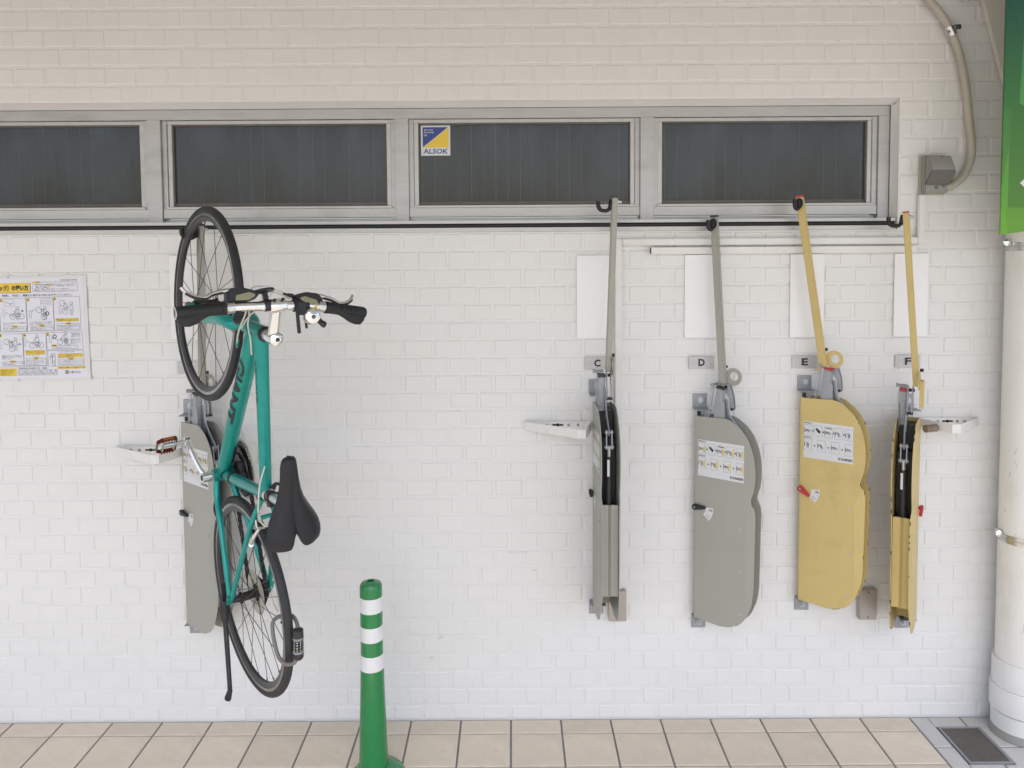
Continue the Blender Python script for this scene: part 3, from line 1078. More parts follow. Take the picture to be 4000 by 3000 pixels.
prect(yb, 302, 1094, 532, 1146, 0.0012)
for i, t in enumerate(('自転車はアームが一番下まで降りた、正規の', 'ところで止めから、ラダーの上がるまで下', 'へ降ろしてください。（自転車が動かないよう', 'にしてください。）')):
    ptext(kb, t, 304, 1096 + i * 17, 1109 + i * 17, (528, 525, 532, 460)[i])
pnote(306, 1188, 542, 1276, ('安全ロックは自動でかかります。下', '位ロックがかかる一番下まで降ろし', 'てください。途中で停止するとアーム', 'が上がり危険です。'))
pnote(622, 1044, 924, 1078, ('アーム部は自動では戻らないでください。',), 645)
for i, t in enumerate(('自転車に無理がかか', 'い様を確認し自転', '車を出してくださ', 'い。', '自転車を出し終わ', 'りましたら、アーム', 'をおりたたんでく', 'ださい。')):
    ptext(kb, t, 852, 896 + i * 17, 909 + i * 17, (962, 958, 958, 872, 962, 962, 962, 900)[i])
ptext(kb, 'アームが上がった状態になった時。', 670, 1110, 1125, 882)
prect(yb, 680, 1140, 980, 1186, 0.0012)
for i, t in enumerate(('アームが上がった状態になった時、矢印方向へ手を下げて', 'ください。アームの先端部をもってください。アームの', '跳ね上げる場合に、安全な場所まで操作する。')):
    ptext(kb, t, 682, 1138 + i * 18, 1152 + i * 18, (972, 976, 880)[i])
pnote(686, 1206, 982, 1266, ('アームの元位置を持ってください。アームの', '下がった場合は危険ですので手をはなさず', 'してください。'))
prect(yb, -300, 1305, 188, 1396, 0.0012)
for i in range(4):
    ptext(kb, '自転車の乗り降りに十分ご注意ください。', 0, 1316 + i * 19, 1331 + i * 19, 172 - i * 12)
ptext(kb, '〔収納可能な自転車寸法・質量〕', 206, 1296, 1318, 548)
pframe(206, 1326, 670, 1390, 2.5)
line(gb, pc(208, 1357), pc(668, 1357), 2.5 * PS, 0.0015, pm)
for x in (300, 392, 482, 576):
    line(gb, pc(x, 1328), pc(x, 1388), 2.5 * PS, 0.0016, pm)
for x, t, u in ((214, 'タイヤ径', '182cm以下'), (304, 'ハンドル幅', '60cm以下'), (398, 'タイヤ幅', '7.5cm以下'), (488, 'サイズ', '20～27インチ'), (584, '質　量', '20kg以下')):
    ptext(kb, t, x, 1334, 1350, x + 76)
    ptext(kb, u, x, 1364, 1382, x + 78)
prect(yb, 670, 1292, 1006, 1322, 0.0012)
ptext(kb, '※ご使用の前に、自転車にロックを必ず確認してください。', 680, 1299, 1315, 998, 0.0022)
prect(kb, 760, 1340, 798, 1382, 0.0014)
ptext(wb, 'D', 766, 1346, 1376, 792, 0.0024, 0.02)
ptext(kb, '株式会社', 808, 1350, 1372, 828)
ptext(kb, 'ダイケン', 834, 1346, 1380, 946, 0.0016, 0.02)
yb.build('yellow_print', 'inkyellow', po, smooth=False, xf=px)['kind'] = 'stuff'
kb.build('black_print', 'ink', po, smooth=False, xf=px)['kind'] = 'stuff'
gb.build('line_drawings', 'inkgrey', po, smooth=False, xf=px)['kind'] = 'stuff'
wb.build('white_print', 'white', po, smooth=False, xf=px)
for x, y in ((132, 228), (1004, 218), (202, 1446), (1064, 1440)):
    b = MB()
    a = pc(x, y)
    b.lathe([(0.0024, 0.0008), (0.0028, 0.0022), (0.0046, 0.0024), (0.0054, 0.0008)], 14, pm @ Matrix.Translation((a[0], a[1], 0)), cap=False)
    b.build('eyelet', 'silver', po, xf=px)

# ------------------------------------------------------------------ white pole, straps, sign
PCX, PCY = 1.982, -0.112
pole = empty('white_pole', (PCX, PCY, 0))
tag(pole, 'thick white pole with scuffs standing in front of the wall at the right edge', 'pole')
b = MB()
b.lathe([(0.094, 0.0), (0.094, 2.955)], 40)
b.build('shaft', 'pole', pole)
b = MB()
b.lathe([(0.0945, 0.302), (0.1015, 0.304), (0.1035, 0.300), (0.1035, 0.20), (0.0945, 0.20)], 40, cap=False, close=True)
b.build('sleeve', 'sleeve', pole)
b = MB()
b.lathe([(0.0945, 0.199), (0.1080, 0.1985), (0.1090, 0.195), (0.1090, 0.105), (0.0945, 0.100)], 40, cap=False, close=True)
b.build('sleeve', 'sleeve', pole)
b = MB()
b.lathe([(0.0945, 0.098), (0.1030, 0.098), (0.1030, 0.034), (0.0945, 0.034)], 40, cap=False, close=True)
b.build('base_collar', 'sleeve', pole)
b = MB()
b.lathe([(0.0945, 0.033), (0.1000, 0.033), (0.108, 0.012), (0.108, 0.0025), (0.0945, 0.0025)], 40, cap=False, close=True)
b.build('base_ring', 'outlet', pole)
b = MB()
rs2 = random.Random(5)
for k in range(16):
    a = R(rs2.uniform(185, 262))
    z = rs2.uniform(0.35, 1.15)
    p = [Vector((0.0943 * math.cos(a + t * 0.05), 0.0943 * math.sin(a + t * 0.05), z + rs2.uniform(-.012, .012) + t * rs2.uniform(-.01, .01))) for t in range(3)]
    b.tube(p, 0.0006, 5)
b.build('scratches', 'smudge', pole)['kind'] = 'stuff'
for z, lab in ((1.904, 'stainless strap around the white pole just under the green sign'), (0.785, 'stainless strap around the white pole at mid height')):
    st = empty('pole_strap', (PCX, PCY, z))
    tag(st, lab, 'strap', 'steel straps on the pole')
    b = MB()
    b.lathe([(0.0946, -0.016), (0.0966, -0.016), (0.0966, 0.016), (0.0946, 0.016)], 40, cap=False, close=True)
    b.lathe([(0.0967, -0.003), (0.0980, -0.002), (0.0980, 0.002), (0.0967, 0.003)], 40, cap=False, close=True)
    b.build('band', 'stainless', st)
    b = MB()
    b.box((-0.104, 0.006, 0.012), (0.020, 0.030, 0.012), Matrix.Rotation(0.1, 4, 'Y'))
    b.build('lug', 'stainless', st, bevel=0.002)
    b = MB()
    b.lathe([(0.001, -0.004), (0.010, -0.002), (0.0135, 0.004), (0.0135, 0.010), (0.006, 0.014), (0.001, 0.014)], 16,
            Matrix.Translation((-0.112, -0.004, 0.016)) @ Matrix.Rotation(R(90), 4, 'X'))
    b.build('bolt_cap', 'chrome', st)

sg = empty('green_sign', (1.772, -0.235, 1.947))
tag(sg, 'tall green leaf print sign fixed to the pole at the right edge', 'sign')
sm = Matrix.Rotation(R(-9), 4, 'Z') @ Matrix(((1, 0, 0, 0), (0, 0, -1, 0), (0, 1, 0, 0), (0, 0, 0, 1)))
b = MB()
b.prism([(0, 0), (0.55, 0.075), (0.55, 0.98), (0, 0.98)], -0.006, 0.006, sm)
b.build('panel', 'sign', sg, bevel=0.001, seg=1)
b = MB()
for (x0, y0, r_) in ((0.145, 0.185, 0.085),):
    b.add([(x0 - r_, y0, 0.0068), (x0, y0 - r_, 0.0068), (x0 + r_, y0, 0.0068), (x0, y0 + r_, 0.0068)], [(0, 1, 2, 3)], sm)
b.build('white_print', 'white', sg, smooth=False)
b = MB()
b.beam((0.115, 0.008, 0.40), (0.115, 0.06, 0.40), 0.02, 0.03)
b.build('bracket', 'bead', sg)
b = MB()
b.beam((0.115, 0.008, 0.85), (0.115, 0.06, 0.85), 0.02, 0.03)
b.build('bracket', 'bead', sg)

# ------------------------------------------------------------------ green bollard
bo = empty('bollard', (-0.5135, -0.335, 0.0))
tag(bo, 'green plastic bollard with three white reflective bands standing on the tiles', 'bollard')
b = MB()
b.lathe([(0.094, 0.0), (0.094, 0.012), (0.084, 0.022), (0.062, 0.032), (0.0530, 0.038)], 40, Matrix.Translation((0.016, 0, 0)))
b.build('base', 'green', bo)
b = MB()
b.lathe([(0.0530, 0.036), (0.0500, 0.12), (0.0440, 0.32), (0.0408, 0.445), (0.0400, 0.46), (0.0400, 0.698), (0.0385, 0.708), (0.034, 0.7145), (0.022, 0.7175), (0.0165, 0.7195),
         (0.0155, 0.7215), (0.0130, 0.7215), (0.0122, 0.7185), (0.0122, 0.69), (0.001, 0.69)], 48)
b.build('body', 'green', bo)
b = MB()
b.cyl((0, 0, 0.6905), (0, 0, 0.692), 0.0118, 16)
b.build('top_hole', 'hole_shade', bo)
for z0, z1 in ((0.613, 0.667), (0.508, 0.562), (0.402, 0.457)):
    b = MB()
    r0 = 0.0406 if z1 > 0.46 else 0.0416
    b.lathe([(r0 - 0.0008, z0), (r0 + (0.0010 if z0 < 0.45 else 0), z0 + 0.0005), (r0, z1 - 0.0005), (r0 - 0.0008, z1)], 48, cap=False)
    b.build('reflective_band', 'reflective', bo)

# ------------------------------------------------------------------ white steel stop brackets
def stop_bracket(xw0, xw1, xf0, xf1, dep, z, label, stub=None):
    """strap loop: plate on the wall from xw0 to xw1, front edge xf0..xf1 at depth dep"""
    e = empty('stop_bracket', ((xw0 + xw1) / 2, -0.005, z))
    tag(e, label, 'bracket', 'white stop brackets')
    xf = Matrix.Translation((-(xw0 + xw1) / 2, 0.005, -z))
    h = 0.034
    b = MB()
    b.bb((xw0, -0.0085, z - h / 2), (xw1, -0.0055, z + h / 2))
    b.build('wall_plate', 'whitepaint', e, bevel=0.001, seg=1, xf=xf)
    path = [(xw0, -0.0105), (xf0, -dep + 0.012), (xf0 + (0.012 if xf1 > xf0 else -0.012), -dep), (xf1, -dep), (xf1 + (0.004 if xf1 > xf0 else -0.004), -dep + 0.008), (xw1, -0.0105)]
    b = MB()
    n = len(path)
    t = 0.0022
    vs, fs = [], []
    for i, (x, y) in enumerate(path):
        a = Vector(path[max(i - 1, 0)])
        c = Vector(path[min(i + 1, n - 1)])
        d = (c - a).normalized()
        nn = Vector((-d.y, d.x)) * t
        for s in (0, 1):
            for zz in (z - h / 2, z + h / 2):
                vs.append((x + nn.x * s, y + nn.y * s, zz))
    for i in range(n - 1):
        o = i * 4
        fs += [(o, o + 1, o + 5, o + 4), (o + 2, o + 6, o + 7, o + 3), (o + 1, o + 3, o + 7, o + 5), (o, o + 4, o + 6, o + 2)]
    fs += [(0, 2, 3, 1), (4 * n - 4, 4 * n - 3, 4 * n - 1, 4 * n - 2)]
    b.add(vs, fs)
    b.build('strap', 'whitepaint', e, xf=xf, ang=0.4)
    w_ = xw1 - xw0
    for k, fx in enumerate((0.22, 0.34, 0.66, 0.80)):
        b = MB()
        x = xw0 + fx * w_
        b.cyl((x, -0.0088, z + 0.002), (x, -0.0125, z + 0.002), 0.0058, 8)
        b.build('screw', 'steel', e, xf=xf)
    b = MB()
    x = xw0 + 0.5 * w_
    b.bb((x - 0.022, -0.0092, z - 0.001), (x + 0.022, -0.0086, z + 0.006))
    b.cyl((x, -0.0086, z + 0.0025), (x, -0.0092, z + 0.0025), 0.0065, 10)
    b.build('keyhole_slot', 'hole_shade', e, xf=xf)
    if stub:
        b = MB()
        b.cyl(stub[0], stub[1], 0.0145, 16)
        b.build('rubber_stub', 'rust', e, xf=xf, bevel=0.002)
    return e


stop_bracket(0.045, 0.312, 0.232, 0.276, 0.160, 1.207, 'white triangular steel bracket left of the rack under letter C')
stop_bracket(-1.580, -1.300, -1.390, -1.345, 0.150, 1.117, 'white triangular steel bracket behind the bicycle pedal')
stop_bracket(1.845, 1.605, 1.720, 1.676, 0.130, 1.212, 'white triangular steel bracket with a rusty stub right of the rack under letter F',
             stub=((1.640, -0.088, 1.206), (1.586, -0.104, 1.206)))


# ------------------------------------------------------------------ swivelling bicycle racks
OUTL = [(0, .810), (.06, .8115), (.121, .8145), (.137, .811), (.151, .805), (.18, .784), (.197, .766), (.211, .747), (.222, .723), (.231, .698), (.238, .667), (.2415, .636), (.2425, .594),
        (.237, .551), (.230, .530), (.2262, .517), (.2265, .505), (.229, .497), (.2395, .478), (.243, .453), (.2415, .38), (.240, .275), (.238, .167), (.234, .13), (.227, .10),
        (.209, .055), (.195, .035), (.18, .020), (.143, .002), (.106, -.004), (.06, -.001), (0, 0)]
GAP = 0.069
rchip = random.Random(21)


def rack_sticker(root, yellow):
    mx = wall_mx(0.013, -0.0018, 0.577)
    b = MB()
    rect(b, 0, 0, 0.186, 0.143, 0, mx)
    s = b.build('instruction_sticker', 'sticker', root, smooth=False)
    k, y = MB(), MB()

    def mini_bike(cx, cy, r, rot):
        m2 = mx @ Matrix.Translation((cx, cy, 0.0006)) @ Matrix.Rotation(rot, 4, 'Z')
        for dx in (-1.35, 1.35):
            ring2d(k, dx * r, 0, r, r * 0.28, 0, 14, m2)
        for p, q in (((-1.35, 0), (-.6, 1.5)), ((-.9, 1.0), (.5, 1.0)), ((-.9, .9), (0, 0)), ((0, 0), (.5, 1.2)), ((0, 0), (1.35, 0))):
            line(k, (p[0] * r, p[1] * r), (q[0] * r, q[1] * r), r * 0.28, 0, m2)

    def man(cx, cy, h):
        m2 = mx @ Matrix.Translation((cx, cy, 0.0009))
        disc2d(y, 0, h * 0.42, h * 0.10, 0, 10, m2)
        rect(y, -h * 0.10, -h * 0.05, h * 0.10, h * 0.30, 0, m2)
        rect(y, -h * 0.10, -h * 0.48, -h * 0.02, -h * 0.05, 0, m2)
        rect(y, h * 0.02, -h * 0.48, h * 0.10, -h * 0.05, 0, m2)
        line(y, (-h * 0.08, h * 0.25), (-h * 0.26, h * 0.08), h * 0.07, 0.0001, m2)

    for i in range(5):
        x0 = 0.002 + i * 0.0382
        frame2d(k, x0, 0.088, x0 + 0.030, 0.130, 0.0005, 0.0004, mx)
        if i < 4:
            k.add([(x0 + 0.0315, 0.106, 0.0005), (x0 + 0.0345, 0.106, 0.0005), (x0 + 0.0345, 0.1035, 0.0005), (x0 + 0.0375, 0.108, 0.0005), (x0 + 0.0345, 0.1125, 0.0005), (x0 + 0.0345, 0.110, 0.0005), (x0 + 0.0315, 0.110, 0.0005)], [tuple(range(7))], mx)
        if i == 1:
            k.add([(x0 + 0.004, 0.116, 0.0005), (x0 + 0.010, 0.121, 0.0005), (x0 + 0.025, 0.108, 0.0005), (x0 + 0.019, 0.099, 0.0005)], [(0, 1, 2, 3)], mx)
            continue
        rect(k, x0 + 0.0015, 0.099, x0 + 0.0035, 0.115, 0.0005, mx)
        mini_bike(x0 + 0.013, 0.106, 0.0046, (0, 0, -0.15, -0.9, -1.4)[i])
        if i == 2:
            line(k, (x0 + 0.004, 0.126), (x0 + 0.028, 0.124), 0.003, 0.0007, mx)
        if yellow:
            man(x0 + 0.0235, 0.106, 0.028)
    for i in range(4):
        x0 = 0.002 + i * 0.0510
        frame2d(k, x0, 0.030, x0 + 0.030, 0.074, 0.0005, 0.0004, mx)
        if i < 3:
            xa = x0 + 0.038
            k.add([(xa, 0.048, 0.0005), (xa + 0.0025, 0.048, 0.0005), (xa + 0.0025, 0.0455, 0.0005), (xa + 0.0055, 0.050, 0.0005), (xa + 0.0025, 0.0545, 0.0005), (xa + 0.0025, 0.052, 0.0005), (xa, 0.052, 0.0005)], [tuple(range(7))], mx)
        rect(k, x0 + 0.0015, 0.044, x0 + 0.0035, 0.060, 0.0005, mx)
        mini_bike(x0 + 0.013, 0.050, 0.0046, (-1.4, -0.9, 0, 0)[i])
        if yellow:
            man(x0 + 0.0235, 0.050, 0.028)
    put_text(k, '自転車を掛ける', 0.002, 0.1335, 0.0062, 0.0005, 0.030, 0.01, mx)
    put_text(k, '自転車を取り出す', 0.002, 0.0775, 0.0062, 0.0005, 0.030, 0.01, mx)
    put_text(k, 'D', 0.131, 0.0085, 0.0095, 0.0005, 0.0085, 0.05, mx)
    put_text(k, 'DAIKEN', 0.142, 0.0085, 0.0095, 0.0005, 0.041, 0.04, mx)
    k.build('black_print', 'ink', s, smooth=False)['kind'] = 'stuff'
    if yellow:
        y.build('yellow_print', 'inkyellow', s, smooth=False)['kind'] = 'stuff'


def rack(label, xh, yh, z0, alpha, paint, accent, arm0, arm1, lever_side=-1, lever_mat='blackplastic', lever_ang=0.1, yellow=True, bracket_x=None, bz=(0.862, -0.03), hook_k=1.0):
    mx = Matrix.Translation((xh, yh, z0)) @ Matrix.Rotation(R(alpha - 90), 4, 'Z')
    root = empty('bicycle_rack', mx=mx)
    tag(root, label, 'bicycle rack', 'swivelling wall racks for bicycles')
    inv = mx.inverted()
    XZ = Matrix(((1, 0, 0, 0), (0, 0, 1, 0), (0, 1, 0, 0), (0, 0, 0, 1)))     # (x,y,z)->(x, z, y)
    for y0 in (0.0, GAP):
        b = MB()
        sgn = 1 if y0 < 0.01 else -1
        n1 = OUTL.index((.229, .497))
        n2 = OUTL.index((.209, .055))
        crease = (.2035, .415)
        b.prism(OUTL[:n1 + 1] + [crease] + OUTL[n2:], y0 - 0.0014, y0 + 0.0014, XZ)
        flap = [crease] + OUTL[n1:n2 + 1]
        nf = len(flap)

        def bend(x, z_):
            t_ = (z_ - 0.055) / (0.415 - 0.055)
            cx_ = 0.209 + (0.2035 - 0.209) * t_ if z_ < 0.415 else 0.2035 + (0.229 - 0.2035) * (z_ - 0.415) / 0.082
            return max(0.0, x - cx_) * 0.12 * sgn
        vs_ = [(x, y0 - 0.0014 + bend(x, z_), z_) for x, z_ in flap] + [(x, y0 + 0.0014 + bend(x, z_), z_) for x, z_ in flap]
        b.add(vs_, [tuple(range(nf)), tuple(range(nf, 2 * nf))] + [(i, (i + 1) % nf, (i + 1) % nf + nf, i + nf) for i in range(nf)])
        sp_ = b.build('side_panel', paint, root, bevel=0.0006, seg=1, ang=0.1)
        if paint == 'rackyellow':
            ch = MB()
            for k_ in range(13):
                i_ = rchip.randrange(2, len(OUTL) - 3)
                (xa, za), (xb, zb) = OUTL[i_], OUTL[i_ + 1]
                f_0 = rchip.random()
                ln_ = rchip.uniform(0.002, 0.016)
                d_ = Vector((xb - xa, 0, zb - za)).normalized()
                c_ = Vector((xa + (xb - xa) * f_0, y0, za + (zb - za) * f_0))
                c_.y += bend(c_.x, c_.z) if c_.z < 0.497 else 0
                ch.beam(c_ - d_ * ln_ / 2, c_ + d_ * ln_ / 2, rchip.uniform(0.0008, 0.0020), 0.0033, (0, 1, 0))
            ch.build('paint_chips', 'hardware', sp_)['kind'] = 'stuff'
    b = MB()
    b.bb((-0.003, 0.0016, 0.004), (0.006, GAP - 0.0016, 0.806))
    b.build('spine', paint, root)
    b = MB()
    gv = [(.206, .0030), (.203, .016), (.203, .029), (.210, GAP / 2), (.203, GAP - .029), (.203, GAP - .016), (.206, GAP - .0030), (.202, GAP - .0032), (.198, GAP - .016), (.196, GAP / 2), (.196, .016), (.202, .0032)]
    b.prism(gv, 0.118, 0.462)
    b.build('wheel_guide', paint, root)
    b = MB()
    b.bb((0.008, 0.006, 0.14), (0.150, GAP - 0.006, 0.700))
    b.bb((0.008, 0.006, 0.7005), (0.105, GAP - 0.006, 0.792))
    b.build('inner_housing', 'darkliner', root, bevel=0.004)
    b = MB()
    b.cyl((0.178, GAP / 2, 0.40), (0.190, GAP / 2, 0.640), 0.0125, 16)
    gsp = b.build('gas_spring', 'blackplastic', root)
    b = MB()
    b.box((0.2015, GAP / 2 - 0.004, 0.60), (0.0012, 0.0085, 0.062), None)
    b.build('spring_label', 'sticker', gsp)
    b = MB()
    b.cyl((0.190, GAP / 2, 0.640), (0.192, GAP / 2, 0.676), 0.0070, 12)
    b.build('piston_rod', 'zinc', gsp)
    b = MB()
    for yy in (GAP / 2 - 0.010, GAP / 2 + 0.010):
        b.beam((0.192, yy, 0.668), (0.186, yy, 0.738), 0.004, 0.016, (1, 0, 0))
    b.cyl((0.192, GAP / 2 - 0.0165, 0.676), (0.192, GAP / 2 + 0.0165, 0.676), 0.0062, 12)
    b.cyl((0.187, GAP / 2 - 0.0150, 0.730), (0.187, GAP / 2 + 0.0150, 0.730), 0.0055, 12)
    b.build('clevis', 'steel', root)
    b = MB()
    b.tube(spline([(0.187, GAP / 2, 0.718), (0.185, GAP / 2, 0.738), (0.150, GAP / 2 - 0.003, 0.785), (0.124, 0.032, 0.822), (0.116, 0.030, 0.885)], 4), 0.0085, 8, sq=0.42, sqdir=(0, 1, 0))
    b.build('link_bar', 'steel', root)
    # grey hinge arm
    b = MB()
    b.beam((0.076, 0.019, 0.700), (0.098, 0.019, 0.925), 0.030, 0.026, (0, 1, 0))
    ga = b.build('hinge_arm', 'steel', root, bevel=0.003)
    b = MB()
    b.beam((0.0983, 0.019, 0.9255), (0.0992, 0.019, 0.9325), 0.032, 0.028, (0, 1, 0))
    b.build('arm_cap', accent, ga)
    b = MB()
    XZ2 = XZ
    b.prism([(.088, .770), (.118, .770), (.118, .868), (.112, .880), (.104, .876)], 0.0045, 0.0058, XZ2)
    b.prism([(.088, .770), (.118, .770), (.118, .868), (.112, .880), (.104, .876)], 0.0325, 0.0338, XZ2)
    b.build('hinge_cheek', 'steel', root)
    for yy in (0.0365, 0.0520):
        b = MB()
        b.prism([(.098, .945), (.124, .940), (.138, .895), (.142, .850), (.132, .838), (.126, .845), (.124, .885), (.104, .915)], yy - 0.0017, yy + 0.0017, XZ2)
        b.build('latch_plate', 'steel', root)
    b = MB()
    b.cyl((0.134, 0.034, 0.846), (0.134, 0.056, 0.846), 0.0058, 10)
    b.build('latch_pin', 'hardware', root)
    b = MB()
    b.cyl((0.110, 0.034, 0.930), (0.110, 0.058, 0.930), 0.0062, 10)
    b.build('latch_pin', 'hardware', root)
    # return spring
    b = MB()
    hp = []
    A, B_ = Vector((0.050, 0.006, 0.806)), Vector((0.070, 0.006, 0.936))
    ax = (B_ - A).normalized()
    u = ax.cross(Vector((0, 1, 0))).normalized()
    v = ax.cross(u)
    for k in range(24 * 8 + 1):
        a = 2 * math.pi * k / 8
        hp.append(A + (B_ - A) * (k / (24 * 8)) + (u * math.cos(a) + v * math.sin(a)) * 0.0056)
    b.tube(hp, 0.0011, 5)
    b.build('return_spring', 'zinc', root)
    b = MB()
    b.cyl((0.072, -0.006, 0.940), (0.072, 0.030, 0.940), 0.0055, 10)
    b.cyl((0.072, -0.010, 0.940), (0.072, -0.004, 0.940), 0.0080, 6)
    b.build('spring_pin', 'steel', root)
    # long arm with hook
    a0, a1 = Vector(arm0), Vector(arm1)
    t = (a1 - a0).normalized()
    b = MB()
    b.beam(a0, a1, 0.027, 0.0215, (0, 1, 0))
    arm = b.build('arm', paint, root, bevel=0.003)
    b = MB()
    b.beam(a1 + t * 0.0004, a1 + t * 0.006, 0.0275, 0.022, (0, 1, 0))
    b.build('arm_cap', accent, arm, bevel=0.001)
    # lug ring at the foot of the arm
    n = 28
    cx, cz = a0.x + 0.036, a0.z + 0.026
    pl = circle(0.034, n, cx, cz)
    pl = [(min(max(x, a0.x - 0.002), 9), z) for x, z in pl]
    b = MB()
    b.prism(pl, a0.y + 0.0112, a0.y + 0.0150, XZ, hole=circle(0.0165, n, cx + 0.004, cz + 0.002))
    b.prism([(a0.x - 0.034, a0.z - 0.024), (a0.x - 0.018, a0.z + 0.022), (a0.x + 0.004, a0.z + 0.030), (a0.x + 0.004, a0.z - 0.004), (a0.x - 0.02, a0.z - 0.02)], a0.y + 0.0112, a0.y + 0.0150, XZ)
    b.build('lug_ring', paint, arm)
    for dz in (0.062, 0.018):
        b = MB()
        b.cyl((a0.x + 0.004, a0.y + 0.0112, a0.z + dz), (a0.x + 0.004, a0.y + 0.0240, a0.z + dz), 0.0062, 10)
        b.build('bolt', 'hardware', arm)
    hk = a1 - t * 0.020
    off = [(0, -0.0150, 0.004), (0, -0.0165, -0.010), (0, -0.0200, -0.022), (0, -0.030, -0.028), (0, -0.042, -0.028), (0, -0.053, -0.024), (0, -0.060, -0.013), (0, -0.0605, 0.000), (0, -0.0600, 0.006)]
    b = MB()
    b.tube(spline([hk + Vector((o[0], o[1] * hook_k, o[2])) for o in off], 5), [0.0072] * 26 + [0.0078] * 15, 12)
    b.lathe([(0.001, -0.0042), (0.0135, -0.0040), (0.0150, -0.0025), (0.0150, 0.0025), (0.0135, 0.0042), (0.001, 0.0042)], 20, Matrix.Translation(hk + Vector((0, -0.0155, -0.006))) @ Matrix.Diagonal((1, 1, 1.35, 1)) @ Matrix.Rotation(R(90), 4, 'X'))
    b.build('hook', 'rubber', arm)
    b = MB()
    b.cyl(hk + Vector((0, 0.0108, 0.004)), hk + Vector((0, 0.016, 0.004)), 0.0085, 6)
    b.cyl(hk + Vector((0, 0.016, 0.004)), hk + Vector((0, 0.026, 0.004)), 0.0058, 10)
    b.build('hook_bolt', 'zinc', arm)
    if lever_side > 0:
        b = MB()
        b.bb((0.108, a0.y + 0.0255, a0.z - 0.078), (0.136, a0.y + 0.0290, a0.z + 0.026))
        b.bb((0.133, a0.y + 0.0150, a0.z - 0.078), (0.136, a0.y + 0.0253, a0.z + 0.026))
        b.build('latch_cover', paint, arm, bevel=0.0008, seg=1)
    # lock lever and its scale on the side panel
    ys = -0.0016 if lever_side < 0 else GAP + 0.0016
    fm = Matrix.Translation((0.006, ys, 0.452)) @ Matrix.Rotation(lever_ang, 4, 'Y')
    flip = XZ if lever_side > 0 else XZ @ Matrix.Diagonal((1, 1, -1, 1))
    tear = circle(0.0120, 12, 0, 0, R(60), R(300)) + circle(0.0050, 8, 0.039, 0, R(-80), R(80))
    b = MB()
    b.prism(tear, 0.004, 0.016, fm @ flip)
    b.prism(circle(0.0085, 14), 0.0, 0.004, fm @ flip)
    lv = b.build('lock_lever', lever_mat, root, bevel=0.0022)
    b = MB()
    b.prism(circle(0.0040, 10), 0.0161, 0.0172, fm @ flip)
    b.build('lever_screw', 'steel', lv)
    if lever_side < 0:
        b = MB()
        fan = circle(0.072, 8, 0, 0, R(-42), R(4)) + list(reversed(circle(0.040, 8, 0, 0, R(-42), R(4))))
        b.prism(fan, 0.0, 0.0005, Matrix.Translation((0.006, ys, 0.452)) @ flip)
        sc = b.build('lock_scale', 'sticker', root, smooth=False)
        b = MB()
        put_text(b, '解錠', 0.055, -0.010, 0.0085, 0.0010, 0.013, 0.01, wall_mx(0.006, ys, 0.452))
        put_text(b, 'ロック', 0.0, 0.0, 0.0075, 0.0010, 0.017, 0.01, wall_mx(0.006 + 0.040, ys, 0.452 - 0.029) @ Matrix.Rotation(R(-38), 4, 'Z'))
        b.build('scale_lettering', 'ink', sc, smooth=False)
    for ysd in (-1, 1):
        for zz in (0.397, 0.231, 0.066):
            b = MB()
            yy = -0.0012 if ysd < 0 else GAP + 0.0012
            b.prism(circle(0.0048, 10), 0.0, 0.0022, Matrix.Translation((0.187, yy, zz)) @ (XZ @ Matrix.Diagonal((1, 1, -1, 1)) if ysd < 0 else XZ))
            b.build('rivet', 'zinc', root, bevel=0.0008)
    rack_sticker(root, yellow)
    # wall brackets, square to the wall
    for zz, up in ((z0 + bz[0], 1), (z0 + bz[1], -1)):
        bx = bracket_x
        b = MB()
        b.bb((bx - 0.028, -0.0085, zz - 0.029), (bx + 0.028, -0.0052, zz + 0.029))
        b.bb((bx - 0.028, -0.062, zz - up * 0.029), (bx + 0.034, -0.0088, zz - up * 0.0255))
        br = b.build('wall_bracket', 'steel', root, bevel=0.0012, seg=1, xf=inv)
        b = MB()
        b.cyl((bx + 0.002, -0.0086, zz + up * 0.004), (bx + 0.002, -0.0110, zz + up * 0.004), 0.0125, 16)
        b.cyl((bx + 0.002, -0.0110, zz + up * 0.004), (bx + 0.002, -0.0190, zz + up * 0.004), 0.0095, 6)
        b.cyl((bx + 0.002, -0.0190, zz + up * 0.004), (bx + 0.002, -0.0250, zz + up * 0.004), 0.0045, 8)
        b.build('bolt', 'zinc', br, xf=inv)
    b = MB()
    for zz in (z0 + 0.8165, z0 - 0.0065):
        b.cyl((0.006, 0.020, zz - z0 - 0.006), (0.006, 0.020, zz - z0 + 0.010), 0.0075, 10)
    b.build('hinge_pin', 'hardware', root)
    return root


rack('grey rack behind the hanging bicycle, its hook holding the front wheel', -1.301, -0.045, 0.430, 50, 'rackgrey', 'blackplastic',
     (0.100, 0.038, 0.945), (0.205, -0.008, 1.572), bracket_x=-1.278, hook_k=1.2)
rack('grey rack under letter C with its dark wheel slot facing the viewer', 0.3146, -0.045, 0.500, 1.5, 'rackgrey', 'blackplastic',
     (0.090, 0.046, 0.942), (0.120, 0.066, 1.595), bracket_x=0.330)
rack('grey rack under letter D turned to show its broad side', 0.716, -0.045, 0.440, 52, 'rackgrey', 'blackplastic',
     (0.100, 0.028, 0.945), (0.062, 0.024, 1.585), lever_ang=-0.08, bracket_x=0.742)
rack('worn yellow rack under letter E turned to show its broad side', 1.129, -0.045, 0.510, 51, 'rackyellow', 'red',
     (0.079, 0.014, 0.940), (-0.004, -0.034, 1.590), lever_mat='red', lever_ang=0.62, yellow=False, bracket_x=1.156)
